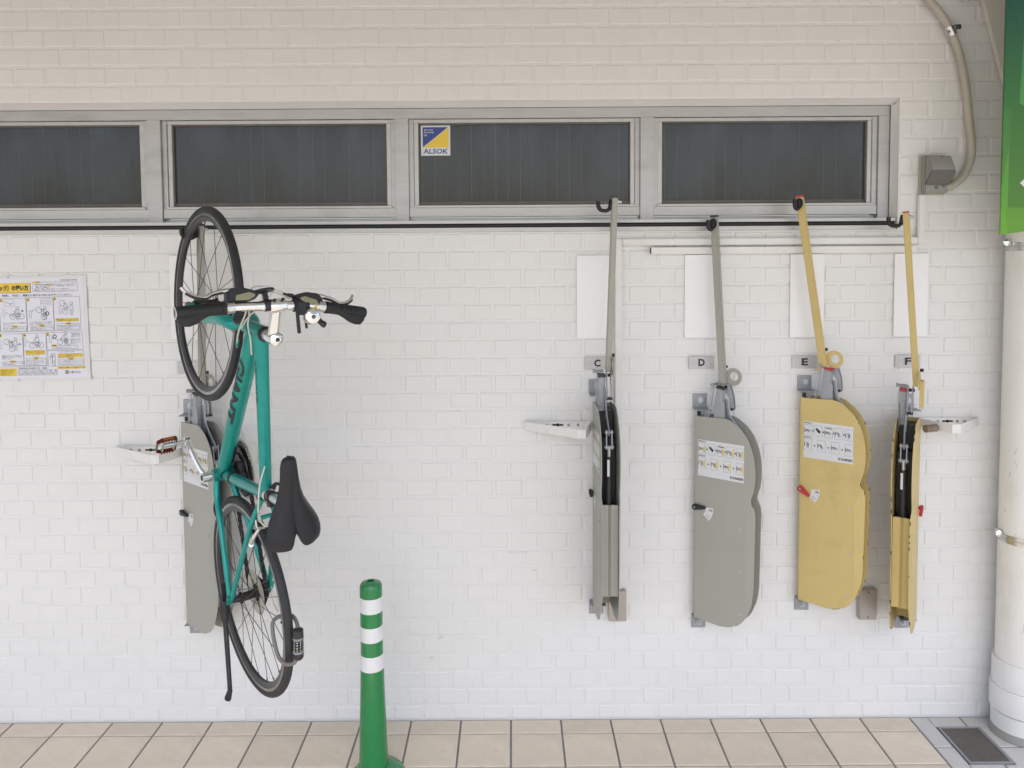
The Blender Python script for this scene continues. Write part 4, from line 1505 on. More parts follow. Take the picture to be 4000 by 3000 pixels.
rack('yellow rack under letter F with its slot facing the viewer', 1.533, -0.022, 0.433, -33, 'rackyellow', 'red',
     (0.095, 0.062, 0.945), (0.120, 0.017, 1.600), lever_side=1, lever_mat='red', lever_ang=0.5, yellow=False, bracket_x=1.562)

# ------------------------------------------------------------------ hanging bicycle (x forward, y left, z up in its own frame)
P_ = Vector((-0.16322194, 0.10211719, 0.98129031))
U_ = Vector((0.60407906, -0.77604227, 0.1812371))
L_ = Vector((-0.78003018, -0.6223588, -0.06498026))
O_ = Vector((-0.89317249, -0.49109223, 0.7422974)) - U_ * 0.335
bmx = Matrix((P_, L_, U_)).transposed().to_4x4()
bmx.translation = O_
bike = empty('bicycle', mx=bmx)
tag(bike, 'teal city bicycle hanging upright by its front wheel from a wall rack', 'bicycle')
WB, WR = 1.001, 0.335
RH, FH = Vector((0, 0, WR)), Vector((WB, 0, WR))
BBK = Vector((0.409, 0, 0.238))
HT, HB = Vector((0.843, 0, 0.836)), Vector((0.882, 0, 0.703))
hdir = (HT - HB).normalized()
STT = Vector((0.358, 0, 0.652))


def wheel(hub, name_label, flip, rear):
    e = empty('wheel', hub, bike)
    ym = Matrix.Rotation(R(90), 4, 'X')
    b = MB()
    prof = [(0.3125 + 0.0125 * math.cos(a) * 1.0 + 0.0105, 0.0142 * math.sin(a)) for a in [2 * math.pi * k / 14 for k in range(14)]]
    b.lathe(prof, 72, ym, cap=False, close=True)
    b.build('tyre', 'tyre', e)
    b = MB()
    rp = [(0.3135, 0.0090), (0.3090, 0.0098), (0.3010, 0.0100), (0.2920, 0.0082), (0.2855, 0.0040), (0.2845, 0.0), (0.2855, -0.0040), (0.2920, -0.0082), (0.3010, -0.0100), (0.3090, -0.0098), (0.3135, -0.0090)]
    b.lathe(rp, 72, ym, cap=False, close=True)
    rim = b.build('rim', 'rim', e)
    for s in (-1, 1):
        b = MB()
        b.lathe([(0.3125, s * 0.0102), (0.3030, s * 0.0107)], 72, ym, cap=False)
        b.build('brake_track', 'rimbrake', e)
    hw = 0.050 if not rear else 0.062
    fl = (0.034, -0.034) if not rear else (0.032, -0.020)
    b = MB()
    b.lathe([(0.006, -hw), (0.009, -hw + 0.004), (0.010, -hw + 0.012), (0.013, fl[1] - 0.006), (0.021, fl[1] - 0.003), (0.021, fl[1] + 0.001), (0.0145, fl[1] + 0.006),
             (0.0145, fl[0] - 0.006), (0.021, fl[0] - 0.001), (0.021, fl[0] + 0.003), (0.013, fl[0] + 0.006), (0.010, hw - 0.012), (0.009, hw - 0.004), (0.006, hw)], 20, Matrix.Rotation(R(-90), 4, 'X'))
    b.build('hub', 'hardware', e)
    n = 24 if rear else 20
    for k in range(n):
        side = 0 if k % 2 == 0 else 1
        y = fl[side]
        a_r = 2 * math.pi * (k + 0.5) / n
        cross = (1 if (k // 2) % 2 == 0 else -1) * R(62)
        a_h = a_r + cross
        p = Vector((0.0185 * math.cos(a_h), y, 0.0185 * math.sin(a_h)))
        q = Vector((0.287 * math.cos(a_r), 0.0, 0.287 * math.sin(a_r)))
        b = MB()
        b.tube([p, q], 0.00115, 5)
        b.tube([q - (q - p).normalized() * 0.014, q], 0.0021, 5)
        b.build('spoke', 'spoke', e)
    b = MB()
    va = R(100)
    c = Vector((math.cos(va), 0, math.sin(va)))
    b.tube([c * 0.286, c * 0.262], 0.003, 8)
    b.build('valve', 'blackplastic', e)
    return e


STEER = Matrix.Translation(HB) @ Matrix.Rotation(R(-5), 4, hdir) @ Matrix.Translation(-HB)
wr = wheel(RH, '', False, True)
wf = wheel(FH, '', False, False)
wf.matrix_local = STEER @ Matrix.Translation(FH)

# frame
fr = MB()
fr.tube([HB - hdir * 0.004, HT], [0.0225, 0.0215], 18)
TTa, TTb = HT - hdir * 0.030, STT - Vector((0, 0, 0.014))
tt = (TTb - TTa).normalized()
fr.tube([TTa, TTa + (TTb - TTa) * 0.3, TTa + (TTb - TTa) * 0.75, TTb], [0.0225, 0.0205, 0.0190, 0.0180], 18)
DTa, DTb = HB + hdir * 0.066, BBK
fr.tube([DTa, DTa + (DTb - DTa) * 0.3, DTb], [0.0285, 0.0270, 0.0240], 18)
fr.tube([BBK, STT, STT + (STT - BBK).normalized() * 0.012], [0.0185, 0.0175, 0.0195], 18)
fr.tube([BBK + Vector((0, -0.036, 0)), BBK + Vector((0, 0.036, 0))], 0.0225, 20)
for s in (1, -1):
    dy = 0.0655 * s
    fr.tube(spline([BBK + Vector((-0.014, 0.024 * s, 0)), BBK + Vector((-0.075, 0.033 * s, 0.004)), Vector((0.23, 0.046 * s, 0.280)), Vector((0.012, dy, WR - 0.008))], 6), [0.0112] * 12 + [0.0095] * 7, 12)
    fr.tube(spline([STT + Vector((-0.012, 0.012 * s, -0.022)), Vector((0.283, 0.036 * s, 0.585)), Vector((0.20, 0.046 * s, 0.510)), Vector((0.010, dy, WR + 0.012))], 6), [0.0082] * 19, 12)
    fr.beam((0.020, dy, WR + 0.014), (-0.010, dy, WR - 0.012), 0.006, 0.030, (0, 1, 0))
fr.tube([Vector((0.283, -0.036, 0.585)), Vector((0.283, 0.036, 0.585))], 0.007, 10)
frame_o = fr.build('frame', 'teal', bike)


def wrap_text(body, p, q, r, up, side, off, length, h, name, material, parent, bold=0.0, shear=0.0):
    """lettering wrapped on a tube from p to q, reading p -> q, centred on the side vector"""
    p, q = Vector(p), Vector(q)
    t = (q - p).normalized()
    sd = (Vector(side) - t * Vector(side).dot(t)).normalized()
    upv = sd.cross(t)
    if upv.dot(Vector(up)) < 0:
        upv = -upv
    mb = MB()
    put_text(mb, body, 0, -h / 2, h, 0, length, bold, None, shear)
    me = bpy.data.meshes.new('tmp')
    me.from_pydata(mb.v, [], mb.f)
    bm = bmesh.new()
    bm.from_mesh(me)
    bmesh.ops.triangulate(bm, faces=bm.faces)
    for _ in range(3):
        long = [e for e in bm.edges if abs(e.verts[0].co.y - e.verts[1].co.y) > 0.004]
        if long:
            bmesh.ops.subdivide_edges(bm, edges=long, cuts=1)
            bmesh.ops.triangulate(bm, faces=bm.faces)
    for v in bm.verts:
        a = v.co.y / r
        v.co = p + t * (off + v.co.x) + (sd * math.cos(a) + upv * math.sin(a)) * (r + 0.0006)
    bm.to_mesh(me)
    bm.free()
    me.materials.append(M[material])
    o = bpy.data.objects.new(name, me)
    COL.objects.link(o)
    o.parent = parent
    return o


wrap_text('GIANT', DTa, DTb, 0.0276, (0, 0, 1), (0, 1, 0.25), 0.112, 0.285, 0.043, 'lettering', 'bandgrey', frame_o, 0.03, 0.25)
wrap_text('ESCAPE', TTa, TTb, 0.0208, (0, 0, 1), (0, 1, 0.1), 0.09, 0.13, 0.009, 'lettering', 'hardware', frame_o, 0.0)
b = MB()
bd = (DTb - DTa)
for f0, f1 in ((0.76, 0.835), (0.845, 0.885)):
    p, q = DTa + bd * f0, DTa + bd * f1
    m_ = axis_mx(p, q, (0, 1, 0))
    L0 = (q - p).length
    n = 10
    pts = []
    for k in range(n + 1):
        a = R(-140 + 120 * k / n)
        pts.append((0.0272 * math.cos(a), 0.0272 * math.sin(a)))
    vs = [(x, y, 0) for x, y in pts] + [(x * 0.985, y * 0.985, L0) for x, y in pts]
    b.add(vs, [(i, i + 1, i + n + 2, i + n + 1) for i in range(n)], m_)
b.build('dark_decal', 'bandgrey', frame_o)
for f in (0.52, 0.66):
    b = MB()
    c = DTa + bd * f
    nrm = Vector((0, 0.35, 1)).normalized()
    b.cyl(c + nrm * 0.0255, c + nrm * 0.0295, 0.0045, 10)
    b.build('bottle_bolt', 'chrome', frame_o)

# fork
fk = MB()
cr = HB - hdir * 0.014
fk.tube([HB - hdir * 0.005, cr - hdir * 0.016], 0.0205, 16)
for s in (1, -1):
    fk.tube(spline([cr + Vector((0, 0.010 * s, 0)) - hdir * 0.004, cr + Vector((0.003, 0.034 * s, 0)) - hdir * 0.022, cr + Vector((0.008, 0.046 * s, 0)) - hdir * 0.090,
                    FH + Vector((-0.055, 0.050 * s, 0.115)), FH + Vector((-0.004, 0.052 * s, 0.010))], 6),
            [0.0160] * 5 + [0.0185] * 8 + [0.0170] * 6 + [0.0125, 0.0118, 0.0112, 0.0105, 0.0098, 0.0092], 14, sqdir=(1, 0, 0), sq=1.15)
    fk.beam(FH + Vector((-0.006, 0.052 * s, 0.020)), FH + Vector((0.002, 0.052 * s, -0.012)), 0.005, 0.022, (0, 1, 0))
fk.build('fork', 'teal', bike, xf=STEER)
b = MB()
b.cyl(FH + Vector((0, 0.054, 0)), FH + Vector((0, 0.064, 0)), 0.0088, 10)
b.cyl(FH + Vector((0, 0.062, 0)), FH + Vector((0, 0.070, 0)), 0.0065, 10)
b.build('axle_nut', 'rust', bike, xf=STEER)
b = MB()
b.cyl(FH + Vector((0, -0.054, 0)), FH + Vector((0, -0.064, 0)), 0.0088, 10)
b.build('axle_nut', 'rust', bike, xf=STEER)

# headset, spacers, stem
ST = HT + hdir * 0.075
b = MB()
b.cyl(HT + hdir * 0.0002, HT + hdir * 0.010, 0.0235, 20)
b.build('headset', 'hardware', bike)
b = MB()
b.cyl(HB - hdir * 0.0045, HB - hdir * 0.012, 0.0230, 20)
b.build('headset', 'hardware', bike)
b = MB()
z = 0.0102
for h_ in (0.010, 0.010, 0.006, 0.006):
    b.cyl(HT + hdir * z, HT + hdir * (z + h_ - 0.0006), 0.0178, 20)
    z += h_
b.build('spacers', 'silver', bike)
CL = Vector((0.910, 0.0, 0.962))
b = MB()
s0 = HT + hdir * (z + 0.001)
s1 = s0 + hdir * 0.040
b.cyl(s0, s1, 0.0200, 22)
m0 = (s0 + s1) / 2
b.tube([m0, m0 + (CL - m0) * 0.25, m0 + (CL - m0) * 0.8, CL], [0.0190, 0.0178, 0.0165, 0.0175], 18, sqdir=(0, 1, 0), sq=0.95)
b.tube([CL + Vector((0, 0.024, 0)), CL + Vector((0, 0.018, 0)), CL + Vector((0, -0.018, 0)), CL + Vector((0, -0.024, 0))], [0.0185, 0.0205, 0.0205, 0.0185], 20)
stem = b.build('stem', 'chrome', bike)
b = MB()
b.lathe([(0.0200, 0), (0.0205, 0.003), (0.0195, 0.0075), (0.014, 0.0115), (0.0062, 0.0130), (0.0060, 0.0120), (0.001, 0.0115)], 24, axis_mx(s1, s1 + hdir))
b.build('top_cap', 'chrome', stem)
b = MB()
b.cyl(s1 + hdir * 0.0116, s1 + hdir * 0.0136, 0.0058, 12)
b.build('cap_bolt', 'hole_shade', stem)
for s in (1, -1):
    b = MB()
    b.cyl(CL + Vector((0.013, 0.012 * s, 0.016)), CL + Vector((0.016, 0.012 * s, 0.022)), 0.004, 8)
    b.build('clamp_bolt', 'hardware', stem)

# handlebar
barp = [Vector((0.922, 0.264, 0.950)), Vector((0.920, 0.16, 0.956)), Vector((0.917, 0.085, 0.962)), CL, Vector((0.900, -0.085, 0.962)), Vector((0.886, -0.16, 0.956)), Vector((0.860, -0.264, 0.950))]
b = MB()
bp = spline(barp, 8)
b.tube(bp, [0.0115 if abs(p.y) > 0.13 else (0.0130 if abs(p.y) > 0.05 else 0.0145) for p in bp], 16)
bar = b.build('handlebar', 'chrome', bike)
for s, a, c in ((1, barp[0], barp[1]), (-1, barp[6], barp[5])):
    d = (c - a).normalized()
    a2 = a - d * 0.006
    b = MB()
    b.tube([a2, a2 + d * 0.004, a2 + d * 0.03, a2 + d * 0.08, a2 + d * 0.118], [0.0165, 0.0180, 0.0180, 0.0168, 0.0172], 18)
    # palm wing
    wing = Vector((-1, 0, 0.12))
    wing = (wing - d * wing.dot(d)).normalized()
    up = d.cross(wing).normalized()
    vs, fs = [], []
    st_ = [(0.002, 0.024, 0.010), (0.012, 0.034, 0.0115), (0.030, 0.036, 0.012), (0.050, 0.031, 0.012), (0.066, 0.022, 0.012), (0.084, 0.015, 0.012), (0.100, 0.012, 0.012)]
    for (l, wdt, hh) in st_:
        for k in range(12):
            an = 2 * math.pi * k / 12
            vs.append(a2 + d * l + wing * (wdt * 0.5 + wdt * 0.62 * math.cos(an)) + up * hh * math.sin(an))
    for i in range(len(st_) - 1):
        for k in range(12):
            fs.append((i * 12 + k, i * 12 + (k + 1) % 12, (i + 1) * 12 + (k + 1) % 12, (i + 1) * 12 + k))
    fs += [tuple(range(12)), tuple((len(st_) - 1) * 12 + k for k in range(12))]
    b.add(vs, fs)
    gp = b.build('grip', 'rubber', bike)
    b = MB()
    for k in range(5):
        o = a2 + d * (0.028 + 0.016 * k) + up * 0.0175
        b.tube([o - wing * 0.006, o + wing * 0.004 + d * 0.008, o + wing * 0.010 + d * 0.008], 0.0011, 5)
    b.build('grip_ridges', 'rubber', gp)
    b = MB()
    b.tube([a2 + d * 0.119, a2 + d * 0.129], 0.0182, 18)
    b.build('grip_clamp', 'hardware', gp)
    b = MB()
    if s > 0:
        b.lathe([(0.0172, 0.0), (0.0178, -0.0020), (0.0125, -0.0028), (0.0118, 0.004)], 20, axis_mx(a2, a2 + d), cap=False)
        b.build('grip_end_ring', 'silver', gp)
        b = MB()
        b.cyl(a2 - d * 0.0006, a2 + d * 0.002, 0.0118, 16)
        b.build('grip_hole', 'hole_shade', gp)
    else:
        b.cyl(a2 - d * 0.001, a2 - d * 0.003, 0.0150, 18)
        b.build('grip_end_ring', 'rubber', gp)
    # brake lever and shifter
    m_ = a2 + d * 0.142
    b = MB()
    b.tube([m_ - d * 0.010, m_ + d * 0.010], 0.0165, 18)
    b.build('lever_clamp', 'silver', bike, bevel=0.001)
    f_ = Vector((1, 0, -0.10)).normalized()
    inb = d
    hb = MB()
    # housing: wedge lying ahead of the bar, pointing inboard
    zt = Vector((0, 0, 1))
    bs = m_ + f_ * (0.014 if s > 0 else -0.002)

    def HP(i, f, z_):
        return bs + inb * i + f_ * f + zt * z_
    prof = [(-0.012, 0.000), (-0.006, 0.030), (0.004, 0.043), (0.040, 0.042), (0.080, 0.026), (0.086, 0.016), (0.074, 0.004), (0.040, -0.004)]
    vs = [HP(i, f, -0.016) for i, f in prof] + [HP(i * 0.92 + 0.002, f * 0.85 + 0.003, 0.012) for i, f in prof]
    n = len(prof)
    hb.add(vs, [tuple(range(n)), tuple(range(n, 2 * n))] + [(i, (i + 1) % n, (i + 1) % n + n, i + n) for i in range(n)])
    hs_ = hb.build('shift_lever_housing', 'blackplastic', bike, bevel=0.003)
    b = MB()
    wprof = [(0.012, 0.004), (0.016, 0.018), (0.052, 0.024), (0.068, 0.017), (0.066, 0.010), (0.046, 0.001)]
    b.add([HP(i, f, 0.0125) for i, f in wprof] + [HP(i, f, 0.0150) for i, f in wprof], [tuple(range(6)), tuple(range(6, 12))] + [(i, (i + 1) % 6, (i + 1) % 6 + 6, i + 6) for i in range(6)])
    b.build('gear_window', 'smoke', hs_, bevel=0.0008, seg=1)
    b = MB()
    lp = [HP(0.014, 0.034, 0.0), HP(-0.012, 0.034, 0.0), HP(-0.040, 0.030, 0.001), HP(-0.062, 0.021, 0.002), HP(-0.088, 0.027, 0.002), HP(-0.108, 0.041, 0.0), HP(-0.116, 0.054, -0.002)]
    b.tube(spline(lp, 5), [0.0070] * 6 + [0.0056] * 10 + [0.0050] * 10 + [0.0048] * 5, 12, sqdir=(0, 0, 1), sq=1.25)
    lv = b.build('brake_lever', 'silver', bike)
    b = MB()
    b.tube(spline([p - f_ * 0.0036 for p in lp[1:6]], 5), 0.0044, 10, sqdir=(0, 0, 1), sq=1.6)
    b.build('lever_rear', 'blackplastic', lv)
    b = MB()
    b.tube(spline([HP(0.030, -0.006, -0.012), HP(0.024, -0.028, -0.004), HP(0.012, -0.048, 0.004), HP(0.000, -0.056, 0.006)], 4), [0.006] * 5 + [0.0085] * 4 + [0.0100] * 3 + [0.007], 10, sqdir=(0, 0, 1), sq=0.6)
    b.build('thumb_shifter', 'blackplastic', hs_)
    b = MB()
    e0 = HP(0.084, 0.022, 0.0)
    b.tube([e0, e0 + inb * 0.016 + f_ * 0.001], [0.0062, 0.0048], 10)
    b.tube([e0 + inb * 0.014, e0 + inb * 0.028 + f_ * 0.003], [0.0038, 0.0032], 8)
    b.build('cable_adjuster', 'hardware', hs_)

# round reflector on its bracket, torch mount, bell
rc = Vector((0.914, 0.030, 0.965))
b = MB()
b.tube([rc + Vector((0, 0.008, -0.001)), rc + Vector((0, -0.008, 0))], 0.0172, 18)
b.beam(rc + Vector((0.015, 0, 0)), rc + Vector((0.040, 0, -0.002)), 0.012, 0.013, (0, 0, 1))
rm = b.build('reflector_mount', 'blackplastic', bike, bevel=0.001)
b = MB()
b.lathe([(0.026, 0), (0.028, 0.003), (0.027, 0.006)], 24, axis_mx(rc + Vector((0.039, 0, -0.002)), rc + Vector((0.06, 0, -0.004))))
b.build('reflector_back', 'blackplastic', rm)
b = MB()
b.lathe([(0.0265, 0.0062), (0.0265, 0.0085), (0.020, 0.0115), (0.001, 0.0125)], 24, axis_mx(rc + Vector((0.039, 0, -0.002)), rc + Vector((0.06, 0, -0.004))))
b.build('reflector_lens', 'reflective', rm)

tc_ = Vector((0.9050, -0.056, 0.962))
b = MB()
b.tube([tc_ + Vector((0, 0.011, 0)), tc_ + Vector((0, -0.011, 0))], 0.0185, 16)
b.box(tc_ + Vector((-0.013, -0.008, 0.014)), (0.036, 0.026, 0.014))
b.beam(tc_ + Vector((-0.010, 0.006, 0.016)), tc_ + Vector((-0.082, 0.008, 0.010)), 0.010, 0.007, (0, 0, 1))
b.build('torch_mount', 'blackplastic', bike, bevel=0.002)
lc = Vector((0.9005, -0.083, 0.961))
b = MB()
b.tube([lc + Vector((0.0005, 0.008, 0)), lc + Vector((-0.001, -0.008, 0))], 0.0165, 16)
b.beam(lc + Vector((-0.012, -0.004, 0.006)), lc + Vector((-0.036, -0.004, 0.010)), 0.012, 0.010, (0, 0, 1))
b.beam(lc + Vector((-0.034, 0.008, 0.008)), lc + Vector((-0.066, 0.008, 0.004)), 0.007, 0.006, (0, 0, 1))
bl = b.build('bell', 'blackplastic', bike, bevel=0.0015)
b = MB()
bc = lc + Vector((-0.034, -0.006, 0.016))
bn = Vector((-0.15, 0.10, 1)).normalized()
b.lathe([(0.0245, 0), (0.0252, 0.003), (0.0242, 0.010), (0.0195, 0.0170), (0.0095, 0.0205), (0.0070, 0.0212)], 24, axis_mx(bc, bc + bn))
b.build('dome', 'chrome', bl)
b = MB()
b.cyl(bc + bn * 0.0200, bc + bn * 0.0226, 0.0062, 14)
b.build('dome_screw', 'bead', bl)
b = MB()
yl = Vector((0.8955, -0.106, 0.9605))
b.tube([yl + Vector((0.001, 0.009, 0)), yl + Vector((-0.0015, -0.009, 0))], 0.01305, 16)
b.build('yellow_label', 'inkyellow', bar)

# cables
def cable(pts, r=0.0025, material='cable', name='cable'):
    b = MB()
    b.tube(spline(pts, 8), r, 8)
    return b.build(name, material, bike)


cable([(0.928, -0.046, 0.955), (0.950, -0.018, 0.958), (0.968, 0.024, 0.955), (0.972, 0.052, 0.945), (0.952, 0.062, 0.925), (0.905, 0.060, 0.870), (0.880, 0.058, 0.815), (0.852, 0.052, 0.755), (0.822, 0.040, 0.700)])
cable([(0.926, -0.046, 0.950), (0.946, -0.010, 0.955), (0.962, 0.030, 0.945), (0.945, 0.050, 0.910), (0.900, 0.045, 0.855), (0.872, 0.040, 0.820), (0.835, 0.030, 0.795), (0.790, 0.026, 0.775)])
cable([(0.950, 0.058, 0.952), (0.958, 0.040, 0.945), (0.950, 0.020, 0.915), (0.925, 0.010, 0.860), (0.900, 0.028, 0.800), (0.872, 0.040, 0.760)])
cable([(0.948, 0.055, 0.946), (0.962, 0.010, 0.935), (0.958, -0.025, 0.88), (0.945, -0.034, 0.78), (0.945, -0.020, 0.70)], 0.0022)
cable([(0.45, 0.012, 0.700), (0.40, 0.030, 0.685), (0.335, 0.040, 0.670), (0.295, 0.036, 0.650), (0.266, 0.020, 0.640), (0.258, -0.005, 0.648)], 0.0026)
b = MB()
b.tube([(0.310, 0.041, 0.664), (0.284, 0.034, 0.646)], 0.0045, 10)
b.build('noodle_ferrule', 'silver', bike)
b = MB()
b.tube([(0.845, 0.0455, 0.735), (0.825, 0.041, 0.705)], 0.0048, 8)
b.build('cable_stop', 'teal', bike)

# rim brakes
for hub, s0_, nm in ((RH, 1, 'rear'), (FH, -1, 'front')):
    if nm == 'rear':
        pv = [Vector((0.205, 0.044 * s, 0.560)) for s in (1, -1)]
        tp = [Vector((0.262, 0.030 * s, 0.628)) for s in (1, -1)]
        pd = [Vector((0.222, 0.022 * s, 0.545)) for s in (1, -1)]
        along = Vector((-0.80, 0, 0.58)).normalized()
    else:
        pv = [Vector((0.925, 0.042 * s, 0.590)) for s in (1, -1)]
        tp = [Vector((0.955, 0.030 * s, 0.680)) for s in (1, -1)]
        pd = [Vector((0.938, 0.021 * s, 0.622)) for s in (1, -1)]
        along = Vector((1, 0, 0.15)).normalized()
    bxf = STEER if nm == 'front' else None
    for i in (0, 1):
        b = MB()
        b.tube(spline([pv[i], (pv[i] * 0.6 + tp[i] * 0.4) + Vector((0, 0.008 * (1 if i == 0 else -1), 0.004)), tp[i]], 4), [0.0085] * 3 + [0.0065] * 3 + [0.005] * 3, 10)
        o = b.build('brake_arm', 'silver', bike, xf=bxf)
        b = MB()
        b.cyl(pv[i] - Vector((0, 0, 0.002)), pv[i] + Vector((0.004, 0.004 * (1 if i == 0 else -1), 0.016)), 0.0078, 12)
        b.build('pivot_bolt', 'chrome', o, xf=bxf)
        b = MB()
        b.beam(pd[i] - along * 0.028, pd[i] + along * 0.028, 0.010, 0.011, (0, 0, 1))
        b.build('brake_pad', 'rubber', o, bevel=0.003, xf=bxf)
    b = MB()
    b.tube([tp[0], tp[1]], 0.0016, 6)
    b.tube(spline([tp[0] + Vector((0.03, 0.018, 0.022)), tp[0] + Vector((0.004, 0.014, 0.016)), tp[0] + Vector((-0.004, -0.012, 0.002))], 5), 0.0030, 8)
    b.build('brake_noodle', 'silver', bike, xf=bxf)

# cranks and pedals
b = MB()
ca_, cb_ = BBK + Vector((0.002, 0.062, 0.004)), Vector((0.543, 0.084, 0.166))
b.tube(spline([ca_ + Vector((0, -0.004, 0)), ca_ * 0.78 + cb_ * 0.22 + Vector((0, 0.004, 0)), ca_ * 0.25 + cb_ * 0.75 + Vector((0, 0.002, 0)), cb_], 5), [0.0180, 0.0170, 0.0160, 0.0150, 0.0142] + [0.0130] * 6 + [0.0125, 0.0125, 0.0127, 0.0129, 0.0130], 14, sqdir=(0, 1, 0), sq=0.72)
b.cyl(ca_ + Vector((0, -0.018, 0)), ca_ + Vector((0, 0.012, 0)), 0.0175, 18)
b.cyl(cb_ + Vector((0, -0.008, 0)), cb_ + Vector((0, 0.008, 0)), 0.0140, 16)
crk = b.build('crank_arm', 'chrome', bike)
b = MB()
b.cyl(ca_ + Vector((0, 0.0122, 0)), ca_ + Vector((0, 0.0132, 0)), 0.0100, 14)
b.build('crank_bolt_recess', 'hole_shade', crk)


def pedal(base, s, parent_name='pedal'):
    e = empty('pedal', base, bike)
    e.rotation_euler = (0.0, R(-52), 0)
    b = MB()
    b.tube([(0, 0.010 * s, 0), (0, 0.030 * s, 0), (0, 0.034 * s, 0), (0, 0.085 * s, 0)], [0.0062, 0.0062, 0.0100, 0.0085], 12)
    b.box((0, 0.044 * s, 0), (0.056, 0.007, 0.016))
    b.box((0, 0.082 * s, 0), (0.056, 0.007, 0.016))
    b.build('pedal_body', 'silver', e, bevel=0.0015)
    b = MB()
    cage = [(-0.030, 0.036), (-0.034, 0.044), (-0.034, 0.086), (-0.024, 0.102), (0.024, 0.102), (0.034, 0.086), (0.034, 0.044), (0.030, 0.036)]
    n = len(cage)
    vs = []
    for (x, y) in cage:
        f = 0.93
        vs += [(x, y * s, -0.0075), (x, y * s, 0.0075), (x * f, (0.069 + (y - 0.069) * f) * s, -0.0075), (x * f, (0.069 + (y - 0.069) * f) * s, 0.0075)]
    fs = []
    for i in range(n):
        o, q = i * 4, ((i + 1) % n) * 4
        fs += [(o, q, q + 1, o + 1), (o + 2, o + 3, q + 3, q + 2), (o + 1, q + 1, q + 3, o + 3), (o, o + 2, q + 2, q)]
    b.add(vs, fs)
    for k in range(5):
        for sx in (-1, 1):
            b.box((sx * 0.0335, (0.048 + k * 0.009) * s, 0.0095), (0.004, 0.004, 0.004))
    b.build('pedal_cage', 'redanod', e)
    for sx in (-1, 1):
        b = MB()
        b.box((sx * 0.0362, 0.066 * s, 0), (0.003, 0.034, 0.010))
        b.build('pedal_reflector', 'amber', e)
    return e


pedal(cb_, 1)
b = MB()
ra, rb_ = BBK + Vector((0, -0.070, 0)), BBK + Vector((-0.118, -0.082, 0.112))
b.tube([ra, ra * 0.5 + rb_ * 0.5, rb_], [0.0140, 0.0110, 0.0120], 12, sqdir=(0, 1, 0), sq=0.75)
b.build('crank_arm', 'silver', bike)
pedal(rb_, -1)

# drivetrain
def toothed(r0, n, w_, inner, y, name, material, parent=bike, c=BBK):
    b = MB()
    pl, hl = [], []
    for k in range(n * 4):
        a = 2 * math.pi * k / (n * 4)
        r_ = r0 + (0.0038 if k % 4 in (1, 2) else -0.0016)
        pl.append((r_ * math.cos(a), r_ * math.sin(a)))
        hl.append((inner * math.cos(a), inner * math.sin(a)))
    b.prism(pl, -w_ / 2, w_ / 2, Matrix.Translation(c + Vector((0, y, 0))) @ Matrix.Rotation(R(90), 4, 'X'), hole=hl)
    return b.build(name, material, parent, ang=0.5)


CRC = BBK + Vector((0.004, -0.009, 0.020))
c1 = toothed(0.096, 48, 0.003, 0.072, -0.050, 'chainring', 'hardware', c=CRC)
toothed(0.076, 38, 0.003, 0.052, -0.043, 'chainring', 'hardware', c=CRC)
toothed(0.057, 28, 0.003, 0.034, -0.037, 'chainring', 'hardware', c=CRC)
b = MB()
for k in range(5):
    a = 2 * math.pi * k / 5 + 0.3
    b.beam(CRC + Vector((0, -0.050, 0)), CRC + Vector((0.078 * math.cos(a), -0.048, 0.078 * math.sin(a))), 0.014, 0.006, (0, 1, 0))
b.cyl(CRC + Vector((0, -0.024, 0)), CRC + Vector((0, -0.062, 0)), 0.026, 18)
b.build('chainring_spider', 'hardware', bike)
b = MB()
b.lathe([(0.0940, -0.0545), (0.1075, -0.0545), (0.1080, -0.0560), (0.1075, -0.0575), (0.0940, -0.0575)], 56, Matrix.Translation(CRC) @ Matrix.Rotation(R(-90), 4, 'X'), cap=False, close=True)
b.build('chain_guard', 'clearplastic', bike)
for k in range(7):
    toothed(0.058 - 0.0058 * k, 30 - 3 * k, 0.0020, 0.016, -0.026 - 0.0048 * k, 'cassette_cog', 'chain', c=RH)
b = MB()
b.lathe([(0.030, -0.0205), (0.062, -0.0215), (0.074, -0.0190), (0.0745, -0.0200), (0.062, -0.0228), (0.030, -0.0218)], 48, Matrix.Translation(RH) @ Matrix.Rotation(R(-90), 4, 'X'), cap=False, close=True)
b.build('spoke_guard', 'clearplastic', bike)


def chain_run(p, q, name='chain'):
    b = MB()
    p, q = Vector(p), Vector(q)
    n = int((q - p).length / 0.0127)
    t = (q - p).normalized()
    for k in range(n):
        c = p + t * (0.0127 * (k + 0.5))
        w_ = 0.0024 if k % 2 else 0.0036
        for s in (-1, 1):
            b.beam(c - t * 0.0075 + Vector((0, s * w_, 0)), c + t * 0.0075 + Vector((0, s * w_, 0)), 0.0011, 0.0078, (0, 1, 0))
        b.cyl(c - t * 0.0063 + Vector((0, -0.0042, 0)), c - t * 0.0063 + Vector((0, 0.0042, 0)), 0.0038, 6)
    return b.build(name, 'chain', bike)


chain_run(RH + Vector((0.004, -0.040, 0.046)), CRC + Vector((-0.008, -0.044, 0.080)))
chain_run(Vector((-0.030, -0.042, 0.200)), CRC + Vector((-0.008, -0.044, -0.080)))
b = MB()
cc = []
for k in range(13):
    a = R(95 - 190 * k / 12)
    cc.append(CRC + Vector((0.080 * math.cos(a), -0.044, 0.080 * math.sin(a))))
b.tube(cc, 0.0045, 6)
b.build('chain', 'chain', bike)
